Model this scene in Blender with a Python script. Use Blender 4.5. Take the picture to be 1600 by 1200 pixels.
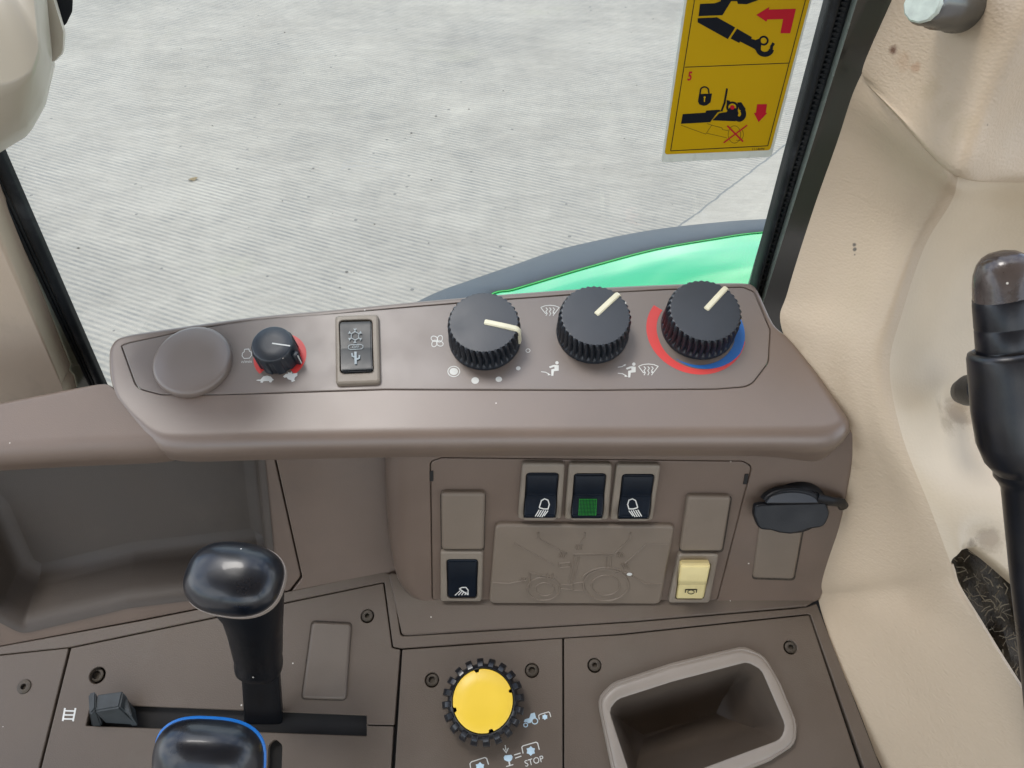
import bpy, bmesh, math, random
from mathutils import Vector, Matrix
from mathutils.geometry import tessellate_polygon
random.seed(7)
R = math.radians
C = bpy.context.scene.collection
scene = bpy.context.scene
for o in list(bpy.data.objects): bpy.data.objects.remove(o)

# ------------------------------------------------------------------ camera, world, sun
CAM = Vector((0, 0, 2.35)); PITCH = R(44); FPX = 1209.0
cd = bpy.data.cameras.new('camera'); cam = bpy.data.objects.new('camera', cd); C.objects.link(cam)
cam.location = CAM; cam.rotation_euler = (R(90) - PITCH, 0, 0)
cd.sensor_width = 36; cd.lens = 36 * FPX / 1600; cd.clip_start = 0.01; cd.clip_end = 500
scene.camera = cam
world = bpy.data.worlds.new('World'); scene.world = world; world.use_nodes = True
ROOF_Y = 0.268                  # edge of the unseen roof, set to shade the deck but not the panel
SUN_EL, SUN_AZ = 71, -72       # azimuth from +Y towards +X
wn = world.node_tree; wn.nodes.clear()
sky = wn.nodes.new('ShaderNodeTexSky'); sky.sky_type = 'NISHITA'; sky.sun_disc = False
sky.sun_elevation = R(SUN_EL); sky.sun_rotation = R(SUN_AZ); sky.air_density = 1.0; sky.dust_density = 0.8
tc = wn.nodes.new('ShaderNodeTexCoord')
cn = wn.nodes.new('ShaderNodeTexNoise'); cn.inputs['Scale'].default_value = 2.6; cn.inputs['Detail'].default_value = 7
cn.inputs['Roughness'].default_value = 0.55
cr = wn.nodes.new('ShaderNodeValToRGB'); cr.color_ramp.elements[0].position = 0.42; cr.color_ramp.elements[1].position = 0.60
mx = wn.nodes.new('ShaderNodeMix'); mx.data_type = 'RGBA'
mx.inputs['B'].default_value = (9.0, 9.4, 10.0, 1)
bg = wn.nodes.new('ShaderNodeBackground'); bg.inputs['Strength'].default_value = 0.15
wo = wn.nodes.new('ShaderNodeOutputWorld')
L = wn.links.new
L(tc.outputs['Generated'], cn.inputs['Vector']); L(cn.outputs['Fac'], cr.inputs['Fac'])
L(cr.outputs['Color'], mx.inputs['Factor']); L(sky.outputs['Color'], mx.inputs['A'])
L(mx.outputs['Result'], bg.inputs['Color']); L(bg.outputs['Background'], wo.inputs['Surface'])
sd = bpy.data.lights.new('sun', 'SUN'); sun = bpy.data.objects.new('sun', sd); C.objects.link(sun)
sd.energy = 0.8; sd.angle = R(18); sd.color = (1, 0.96, 0.9)
sv = Vector((math.sin(R(SUN_AZ)) * math.cos(R(SUN_EL)), math.cos(R(SUN_AZ)) * math.cos(R(SUN_EL)), math.sin(R(SUN_EL))))
sun.rotation_euler = sv.to_track_quat('Z', 'Y').to_euler(); sun.location = (0, 0, 6)
scene.view_settings.view_transform = 'Standard'; scene.view_settings.look = 'None'
scene.view_settings.exposure = 0.98; scene.view_settings.gamma = 1
scene.render.engine = 'CYCLES'; scene.cycles.use_denoising = True
scene.cycles.max_bounces = 8; scene.cycles.caustics_reflective = False; scene.cycles.caustics_refractive = False

# ------------------------------------------------------------------ geometry helpers
cF = Vector((0, math.cos(PITCH), -math.sin(PITCH))); cU = Vector((0, math.sin(PITCH), math.cos(PITCH))); cR = Vector((1, 0, 0))
def ray(px, py): return cF + cR * ((px - 800) / FPX) + cU * ((600 - py) / FPX)
def dep(px, py, d): return CAM + ray(px, py) * d
class Plane:
    def __init__(s, p, n, u=Vector((1, 0, 0))):
        s.p = Vector(p); s.n = Vector(n).normalized()
        s.u = (u - s.n * u.dot(s.n)).normalized(); s.v = s.n.cross(s.u)
    def hit(s, px, py, h=0.0):
        d = ray(px, py); q = s.p + s.n * h
        return CAM + d * ((q - CAM).dot(s.n) / d.dot(s.n))
    def uv(s, px, py, h=0.0):
        w = s.hit(px, py, h) - s.p; return (w.dot(s.u), w.dot(s.v))
    def at(s, u, v, h=0.0): return s.p + s.u * u + s.v * v + s.n * h
    def frame(s, px, py, h=0.0, rot=0.0):
        q = s.hit(px, py, h); c, sn = math.cos(rot), math.sin(rot)
        u = s.u * c + s.v * sn; v = s.v * c - s.u * sn
        m = Matrix((u, v, s.n)).transposed().to_4x4(); m.translation = q; return m
    def mpp(s, px, py): return (s.hit(px, py) - CAM).dot(cF) / FPX
def nrm(el, yaw=0): # facing the operator (-Y), raised by el degrees, turned by yaw towards +X
    e, y = R(el), R(yaw); return Vector((math.sin(y) * math.cos(e), -math.cos(y) * math.cos(e), math.sin(e)))

W = {}
def tag(o, label=None, cat=None, group=None, kind=None):
    if label: o['label'] = label
    if cat: o['category'] = cat
    if group: o['group'] = group
    if kind: o['kind'] = kind
    return o
def link(o, parent=None, mw=None):
    C.objects.link(o); mw = mw or (W[parent.name].copy() if parent else Matrix())
    W[o.name] = mw
    if parent: o.parent = parent; o.matrix_basis = W[parent.name].inverted() @ mw
    else: o.matrix_basis = mw
    return o
def empty(name, mw, label=None, cat=None, group=None, kind=None):
    o = bpy.data.objects.new(name, None); o.empty_display_size = 0.01
    if isinstance(mw, Vector): mw = Matrix.Translation(mw)
    link(o, None, mw); return tag(o, label, cat, group, kind)
def obj(name, bm, mat, parent=None, mw=None, world=True, sharp=40, recalc=True):
    """bm verts are in world space (world=True) or in the object's own space mw."""
    if mw is None:
        if parent: mw = W[parent.name].copy()
        else:
            cs = [v.co for v in bm.verts]; mn = Vector([min(c[i] for c in cs) for i in range(3)]); mxx = Vector([max(c[i] for c in cs) for i in range(3)])
            mw = Matrix.Translation(((mn.x + mxx.x) / 2, (mn.y + mxx.y) / 2, mn.z))
            world = True
    if world: bmesh.ops.transform(bm, matrix=mw.inverted(), verts=bm.verts)
    if recalc: bmesh.ops.recalc_face_normals(bm, faces=bm.faces)
    for f in bm.faces: f.smooth = f.material_index == 0; f.material_index = 0      # flat caps stay flat
    for e in bm.edges:
        if len(e.link_faces) == 2: e.smooth = e.calc_face_angle(0) < R(sharp)
    me = bpy.data.meshes.new(name); bm.to_mesh(me); bm.free()
    if mat: me.materials.append(mat)
    return link(bpy.data.objects.new(name, me), parent, mw)
def mesh_copy(name, me, parent, mw): return link(bpy.data.objects.new(name, me), parent, mw)

def round_loop(pts, r, n=5):
    """pts: list of (x, y) or (x, y, radius); r default radius -> rounded closed loop"""
    out = []; N = len(pts)
    for i in range(N):
        a, b, c = pts[i - 1], pts[i], pts[(i + 1) % N]
        rr = b[2] if len(b) > 2 else r
        A, B, Cc = Vector(a[:2]), Vector(b[:2]), Vector(c[:2])
        d1, d2 = (A - B), (Cc - B); l1, l2 = d1.length, d2.length
        if rr <= 0 or l1 < 1e-9 or l2 < 1e-9: out.append(B); continue
        d1 /= l1; d2 /= l2
        ang = math.acos(max(-1, min(1, d1.dot(d2))))
        if ang > R(172): out.append(B); continue
        t = min(rr / math.tan(ang / 2), l1 * 0.48, l2 * 0.48)
        p, q = B + d1 * t, B + d2 * t
        for k in range(n + 1):
            s = k / n; out.append(p * (1 - s) ** 2 + B * 2 * s * (1 - s) + q * s * s)
    return out
def area2(l): return sum(l[i - 1][0] * l[i][1] - l[i][0] * l[i - 1][1] for i in range(len(l))) / 2
def offset_loop(l, d):
    """grow a CCW loop by d (number or list)"""
    N = len(l); out = []
    for i in range(N):
        a, b, c = Vector(l[i - 1]), Vector(l[i]), Vector(l[(i + 1) % N])
        e1, e2 = (b - a), (c - b)
        if e1.length < 1e-9: e1 = e2
        if e2.length < 1e-9: e2 = e1
        n1 = Vector((e1.y, -e1.x)).normalized(); n2 = Vector((e2.y, -e2.x)).normalized()
        m = n1 + n2
        if m.length < 1e-6: m = n1
        m.normalize(); k = 1 / max(0.5, m.dot(n1)); dd = d[i] if isinstance(d, (list, tuple)) else d
        out.append(b + m * dd * k)
    return out
def ccw(l): return l if area2(l) > 0 else l[::-1]
def bridge(bm, a, b, closed=True):
    n = len(a)
    for i in range(n if closed else n - 1):
        j = (i + 1) % n
        try: bm.faces.new((a[i], a[j], b[j], b[i]))
        except ValueError: pass
def loop_area(co):
    t = Vector((0, 0, 0))
    for i in range(len(co)): t += co[i - 1].cross(co[i])
    return t.length / 2
def fill(bm, loops, nvec):
    """cap between an outer loop and its holes"""
    vs = [v for lp in loops for v in lp]; o0 = vs[0].co
    want = loop_area([v.co - o0 for v in loops[0]]) - sum(loop_area([v.co - o0 for v in lp]) for lp in loops[1:])
    tris = [t for t in tessellate_polygon([[v.co for v in lp] for lp in loops]) if len(set(t)) == 3]
    got = sum((vs[b].co - vs[a].co).cross(vs[c].co - vs[a].co).length / 2 for a, b, c in tris)
    if abs(got - want) < 0.02 * want:
        for t in tris:
            try: bm.faces.new([vs[i] for i in t]).material_index = 1
            except ValueError: pass
        return
    if len(loops) == 2 and len(loops[0]) == len(loops[1]):       # equal loops: join them corner to corner
        A_, B_ = loops; n = len(A_); k = min(range(n), key=lambda j: sum((A_[i].co - B_[(i + j) % n].co).length for i in range(n)))
        for i in range(n): bm.faces.new((A_[i - 1], A_[i], B_[(i + k) % n], B_[(i - 1 + k) % n])).material_index = 1
        return
    es = []
    for lp in loops:
        for i in range(len(lp)): es.append(bm.edges.get((lp[i - 1], lp[i])) or bm.edges.new((lp[i - 1], lp[i])))
    r_ = bmesh.ops.triangle_fill(bm, use_beauty=True, use_dissolve=False, edges=es, normal=nvec)
    for g_ in r_['geom']:
        if isinstance(g_, bmesh.types.BMFace): g_.material_index = 1
def plate_bm(pl, outer, top, thick, bev=0.0008, holes=(), hbev=0.0004, nb=3, grow=None, bottom=False, hdepth=None, to=None):
    """outer: CCW 2D loop in plane coords.  grow: per-vertex bevel radii, then `outer` is the flat top and the bevel goes outwards."""
    bm = bmesh.new(); to = to or pl.at
    outer = ccw(outer); rings = []
    if grow is not None: g = grow
    else: g = [bev] * len(outer); outer = offset_loop(outer, -bev)
    if grow is not None: rings.append([bm.verts.new(to(p[0], p[1], top)) for p in offset_loop(outer, -0.0012)])
    for k in range(nb + 1):
        a = math.pi / 2 * k / nb
        lp = offset_loop(outer, [x * math.sin(a) for x in g])
        rings.append([bm.verts.new(to(p[0], p[1], top - x * (1 - math.cos(a)))) for p, x in zip(lp, g)])
    lp = offset_loop(outer, list(g))
    th = thick if isinstance(thick, (list, tuple)) else [thick] * len(g)
    rings.append([bm.verts.new(to(p[0], p[1], top - max(t, x + 1e-5))) for p, x, t in zip(lp, g, th)])
    for a, b in zip(rings, rings[1:]): bridge(bm, a, b)
    hl = []
    for h in holes:
        h = ccw(h); hb = hbev
        r0 = [bm.verts.new(to(p[0], p[1], top)) for p in offset_loop(h, hb)]
        r1 = [bm.verts.new(to(p[0], p[1], top - hb)) for p in h]
        r2 = [bm.verts.new(to(p[0], p[1], top - (hdepth or (thick if not isinstance(thick, (list, tuple)) else 0.004)))) for p in h]
        bridge(bm, r0, r1); bridge(bm, r1, r2); hl.append(r0)
    fill(bm, [rings[0]] + hl, pl.n)
    if bottom: fill(bm, [rings[-1]], pl.n)
    return bm
def P2(pl, pts, h=0.0):  # pixel outline -> plane coords, keeps corner radius (metres)
    return [tuple(pl.uv(p[0], p[1], h)) + tuple(p[2:3]) for p in pts]
def plate(name, pl, px, mat, parent, top=0.0, thick=0.004, r=0.001, bev=0.0008, holes=(), n=5, **k):
    outer = round_loop(P2(pl, px, top), r, n)
    hs = [h if isinstance(h[0], Vector) else round_loop(P2(pl, h, top), r, n) for h in holes]
    return obj(name, plate_bm(pl, outer, top, thick, bev, hs, **k), mat, parent)
def circle_uv(c, r, n=32, ry=None): return [Vector((c[0] + r * math.cos(2 * math.pi * i / n), c[1] + (ry or r) * math.sin(2 * math.pi * i / n))) for i in range(n)]
def lathe_bm(prof, n=32, m=None, bm=None, cap0=False, cap1=True):
    """prof: [(r, z)] in own space, r may be a function of angle"""
    bm = bm or bmesh.new(); m = m or Matrix(); rings = []
    for r, z in prof:
        rings.append([bm.verts.new(m @ Vector(((r(t) if callable(r) else r) * math.cos(t), (r(t) if callable(r) else r) * math.sin(t), z))) for t in [2 * math.pi * i / n for i in range(n)]])
    for a, b in zip(rings, rings[1:]): bridge(bm, a, b)
    if cap0: bm.faces.new(rings[0][::-1])
    if cap1: bm.faces.new(rings[-1])
    return bm
def box_bm(cx, cy, cz, sx, sy, sz, bev=0.0, bm=None, m=None, seg=2):
    t = bmesh.new(); bmesh.ops.create_cube(t, size=1); bmesh.ops.scale(t, vec=(sx, sy, sz), verts=t.verts); bmesh.ops.translate(t, vec=(cx, cy, cz), verts=t.verts)
    if bev: bmesh.ops.bevel(t, geom=t.edges[:], offset=bev, segments=seg, affect='EDGES', profile=0.5)
    if m: bmesh.ops.transform(t, matrix=m, verts=t.verts)
    if bm is None: return t
    me = bpy.data.meshes.new('tmp'); t.to_mesh(me); t.free(); bm.from_mesh(me); bpy.data.meshes.remove(me); return bm
def loft_bm(secs, n=32, cap0=True, cap1=True, bm=None):
    """secs: (centre, ax, ay, rx, ry, power)"""
    bm = bm or bmesh.new(); rings = []
    for c, ax, ay, rx, ry, pw in secs:
        ring = []
        for i in range(n):
            t = 2 * math.pi * i / n; ct, st = math.cos(t), math.sin(t)
            x = math.copysign(abs(ct) ** (2 / pw), ct) * rx; y = math.copysign(abs(st) ** (2 / pw), st) * ry
            ring.append(bm.verts.new(c + ax * x + ay * y))
        rings.append(ring)
    for a, b in zip(rings, rings[1:]): bridge(bm, a, b)
    if cap0: bm.faces.new(rings[0][::-1])
    if cap1: bm.faces.new(rings[-1])
    return bm
def tube_bm(path, r, n=10, bm=None, flat=1.0, nref=None):
    bm = bm or bmesh.new(); rings = []
    for i, p in enumerate(path):
        d = (path[min(i + 1, len(path) - 1)] - path[max(i - 1, 0)]).normalized()
        ref = nref or Vector((0.3, 0.2, 0.93)); a = d.cross(ref)
        if a.length < 1e-4: a = d.cross(Vector((1, 0, 0)))
        a.normalize(); b = a.cross(d); rr = r[i] if isinstance(r, (list, tuple)) else r
        rings.append([bm.verts.new(p + (a * math.cos(t) + b * math.sin(t) * flat) * rr) for t in [2 * math.pi * k / n for k in range(n)]])
    for a, b in zip(rings, rings[1:]): bridge(bm, a, b)
    bm.faces.new(rings[0][::-1]); bm.faces.new(rings[-1]); return bm
def catmull(p, t):
    n = len(p) - 1; i = min(int(t), n - 1); f = t - i
    g = lambda k: p[k] if 0 <= k <= n else (p[0] * 2 - p[1] if k < 0 else p[n] * 2 - p[n - 1])
    a, b, c, d = g(i - 1), g(i), g(i + 1), g(i + 2)
    return 0.5 * (2 * b + (c - a) * f + (2 * a - 5 * b + 4 * c - d) * f * f + (3 * b - a - 3 * c + d) * f ** 3)
def grid_patch(rows, su=8, sv=8, fn=None):
    """rows of Vector control points (equal length) -> (bm, vertex rows)"""
    nr, nc = len(rows), len(rows[0]); fine = []
    for r in rows: fine.append([catmull(r, k / su) for k in range((nc - 1) * su + 1)])
    bm = bmesh.new(); out = []
    for k in range((nr - 1) * sv + 1):
        t = k / sv; out.append([bm.verts.new(catmull([f[j] for f in fine], t)) for j in range(len(fine[0]))])
    for a, b in zip(out, out[1:]): bridge(bm, a, b, closed=False)
    return bm, out

# ------------------------------------------------------------------ materials
def s2l(c): return tuple((x / 12.92 if x <= 0.04045 else ((x + 0.055) / 1.055) ** 2.4) for x in [v / 255 for v in c])
def mat(name, col, rough=0.5, metal=0.0, var=0.06, vscale=40, bump=0.0, bscale=1500, kind='noise', coat=0.0, speck=0.0, spec=0.5, dirt=None, dscale=12, damt=0.0, bdist=0.0004, emit=None, stains=(), rv=0.07, ior=1.5):
    m = bpy.data.materials.new(name); m.use_nodes = True; nt = m.node_tree; N = nt.nodes; l = nt.links.new
    b = N['Principled BSDF']; b.inputs['Roughness'].default_value = rough; b.inputs['Metallic'].default_value = metal
    b.inputs['IOR'].default_value = ior; b.inputs['Coat Weight'].default_value = coat; b.inputs['Coat Roughness'].default_value = 0.08; b.inputs['Specular IOR Level'].default_value = spec
    t = N.new('ShaderNodeTexCoord'); n1 = N.new('ShaderNodeTexNoise'); n1.inputs['Scale'].default_value = vscale; n1.inputs['Detail'].default_value = 5
    l(t.outputs['Object'], n1.inputs['Vector'])
    r = N.new('ShaderNodeValToRGB'); r.color_ramp.elements[0].position = 0.3; r.color_ramp.elements[1].position = 0.7
    r.color_ramp.elements[0].color = tuple(c * (1 - var) for c in col) + (1,); r.color_ramp.elements[1].color = tuple(min(1, c * (1 + var)) for c in col) + (1,)
    l(n1.outputs['Fac'], r.inputs['Fac']); cur = r.outputs['Color']
    if damt:
        n3 = N.new('ShaderNodeTexNoise'); n3.inputs['Scale'].default_value = dscale; n3.inputs['Detail'].default_value = 8; n3.inputs['Roughness'].default_value = 0.65
        l(t.outputs['Object'], n3.inputs['Vector']); r3 = N.new('ShaderNodeValToRGB'); r3.color_ramp.elements[0].position = 0.52; r3.color_ramp.elements[1].position = 0.75
        r3.color_ramp.elements[1].color = (damt, damt, damt, 1); r3.color_ramp.elements[0].color = (0, 0, 0, 1)
        l(n3.outputs['Fac'], r3.inputs['Fac']); mm = N.new('ShaderNodeMix'); mm.data_type = 'RGBA'; mm.inputs['B'].default_value = tuple(dirt) + (1,)
        l(r3.outputs['Color'], mm.inputs['Factor']); l(cur, mm.inputs['A']); cur = mm.outputs['Result']
    if speck:
        vo = N.new('ShaderNodeTexVoronoi'); vo.inputs['Scale'].default_value = 130; l(t.outputs['Object'], vo.inputs['Vector'])
        # only a random few cells carry a dust speck
        lt = N.new('ShaderNodeMath'); lt.operation = 'LESS_THAN'; lt.inputs[1].default_value = 0.075; l(vo.outputs['Distance'], lt.inputs[0])
        se = N.new('ShaderNodeSeparateColor'); l(vo.outputs['Color'], se.inputs['Color'])
        l2 = N.new('ShaderNodeMath'); l2.operation = 'LESS_THAN'; l2.inputs[1].default_value = speck; l(se.outputs['Red'], l2.inputs[0])
        mu = N.new('ShaderNodeMath'); mu.operation = 'MULTIPLY'; l(lt.outputs[0], mu.inputs[0]); l(l2.outputs[0], mu.inputs[1])
        ms = N.new('ShaderNodeMix'); ms.data_type = 'RGBA'; ms.inputs['B'].default_value = (0.62, 0.58, 0.52, 1)
        l(mu.outputs[0], ms.inputs['Factor']); l(cur, ms.inputs['A']); cur = ms.outputs['Result']
    ns = None
    for sp, sr_, sc_, sa in stains:
        ds = N.new('ShaderNodeVectorMath'); ds.operation = 'DISTANCE'; ds.inputs[1].default_value = sp; l(t.outputs['Object'], ds.inputs[0])
        if not ns: ns = N.new('ShaderNodeTexNoise'); ns.inputs['Scale'].default_value = 220; ns.inputs['Detail'].default_value = 6; ns.inputs['Roughness'].default_value = 0.7; l(t.outputs['Object'], ns.inputs['Vector'])
        ma = N.new('ShaderNodeMath'); ma.operation = 'MULTIPLY_ADD'; l(ns.outputs['Fac'], ma.inputs[0]); ma.inputs[1].default_value = sr_ * 1.4; l(ds.outputs['Value'], ma.inputs[2])
        mr = N.new('ShaderNodeMapRange'); mr.inputs['From Min'].default_value = sr_ * 1.15; mr.inputs['From Max'].default_value = sr_ * 1.7; mr.inputs['To Min'].default_value = sa; mr.inputs['To Max'].default_value = 0; l(ma.outputs[0], mr.inputs['Value'])
        mq = N.new('ShaderNodeMix'); mq.data_type = 'RGBA'; mq.inputs['B'].default_value = tuple(sc_) + (1,); l(mr.outputs['Result'], mq.inputs['Factor']); l(cur, mq.inputs['A']); cur = mq.outputs['Result']
    l(cur, b.inputs['Base Color'])
    # uneven gloss
    rm = N.new('ShaderNodeMapRange'); rm.inputs['To Min'].default_value = max(0.02, rough - rv); rm.inputs['To Max'].default_value = min(1, rough + rv)
    rm.inputs['From Min'].default_value = 0.3; rm.inputs['From Max'].default_value = 0.7
    l(n1.outputs['Fac'], rm.inputs['Value']); l(rm.outputs['Result'], b.inputs['Roughness'])
    if bump:
        bp = N.new('ShaderNodeBump'); bp.inputs['Strength'].default_value = bump; bp.inputs['Distance'].default_value = bdist
        if kind == 'leather':
            x = N.new('ShaderNodeTexVoronoi'); x.feature = 'SMOOTH_F1'; x.inputs['Scale'].default_value = bscale; x.inputs['Smoothness'].default_value = 0.6
            nz = N.new('ShaderNodeTexNoise'); nz.inputs['Scale'].default_value = bscale * 0.35; nz.inputs['Detail'].default_value = 4
            mp = N.new('ShaderNodeMapping'); mp.inputs['Scale'].default_value = (1, 1, 1.7)
            l(t.outputs['Object'], mp.inputs['Vector']); l(mp.outputs['Vector'], x.inputs['Vector']); l(mp.outputs['Vector'], nz.inputs['Vector'])
            ad = N.new('ShaderNodeMath'); l(x.outputs['Distance'], ad.inputs[0]); l(nz.outputs['Fac'], ad.inputs[1]); l(ad.outputs[0], bp.inputs['Height'])
        else:
            x = N.new('ShaderNodeTexNoise'); x.inputs['Scale'].default_value = bscale; x.inputs['Detail'].default_value = 3
            l(t.outputs['Object'], x.inputs['Vector']); l(x.outputs['Fac'], bp.inputs['Height'])
        l(bp.outputs['Normal'], b.inputs['Normal'])
    if emit: b.inputs['Emission Color'].default_value = tuple(emit[:3]) + (1,); b.inputs['Emission Strength'].default_value = emit[3]
    return m
TRIM0 = dep(1400, 900, .46)
STAINS = [(dep(*p) - TRIM0, r, c, a) for p, r, c, a in (
    ((1478, 632, .483), .007, (0.30, 0.23, 0.15), .5), ((1484, 662, .480), .008, (0.30, 0.23, 0.15), .5), ((1245, 545, .484), .005, (0.26, 0.19, 0.12), .25), ((1275, 588, .483), .005, (0.26, 0.19, 0.12), .25), ((1300, 625, .480), .005, (0.26, 0.19, 0.12), .25), ((1322, 662, .474), .006, (0.24, 0.17, 0.11), .25), ((1334, 695, .472), .006, (0.24, 0.17, 0.11), .25), ((1332, 730, .480), .006, (0.24, 0.17, 0.11), .25), ((1320, 775, .494), .006, (0.24, 0.17, 0.11), .25), ((1498, 645, .490), .012, (0.27, 0.20, 0.13), .6), ((1545, 842, .458), .010, (0.26, 0.20, 0.14), .6), ((1522, 852, .456), .005, (0.16, 0.12, 0.08), .7),
    ((1398, 78, .404), .0035, (0.10, 0.035, 0.012), .9), ((1414, 96, .401), .006, (0.42, 0.28, 0.17), .45), ((1432, 106, .395), .0035, (0.36, 0.20, 0.11), .5), ((1455, 140, .388), .007, (0.42, 0.33, 0.21), .4), ((1480, 172, .379), .007, (0.43, 0.34, 0.22), .4), ((1504, 200, .373), .008, (0.43, 0.34, 0.22), .4),
    ((1334, 382, .462), .0014, (0.08, 0.07, 0.06), .9), ((1335, 390, .462), .0014, (0.08, 0.07, 0.06), .9), ((1335, 398, .462), .001, (0.08, 0.07, 0.06), .8), ((1418, 562, .452), .001, (0.08, 0.06, 0.05), .9), ((1545, 195, .37), .001, (0.08, 0.06, 0.05), .9), ((1455, 890, .467), .001, (0.08, 0.06, 0.05), .9))]
TAUPE = (0.156, 0.113, 0.086)
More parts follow.
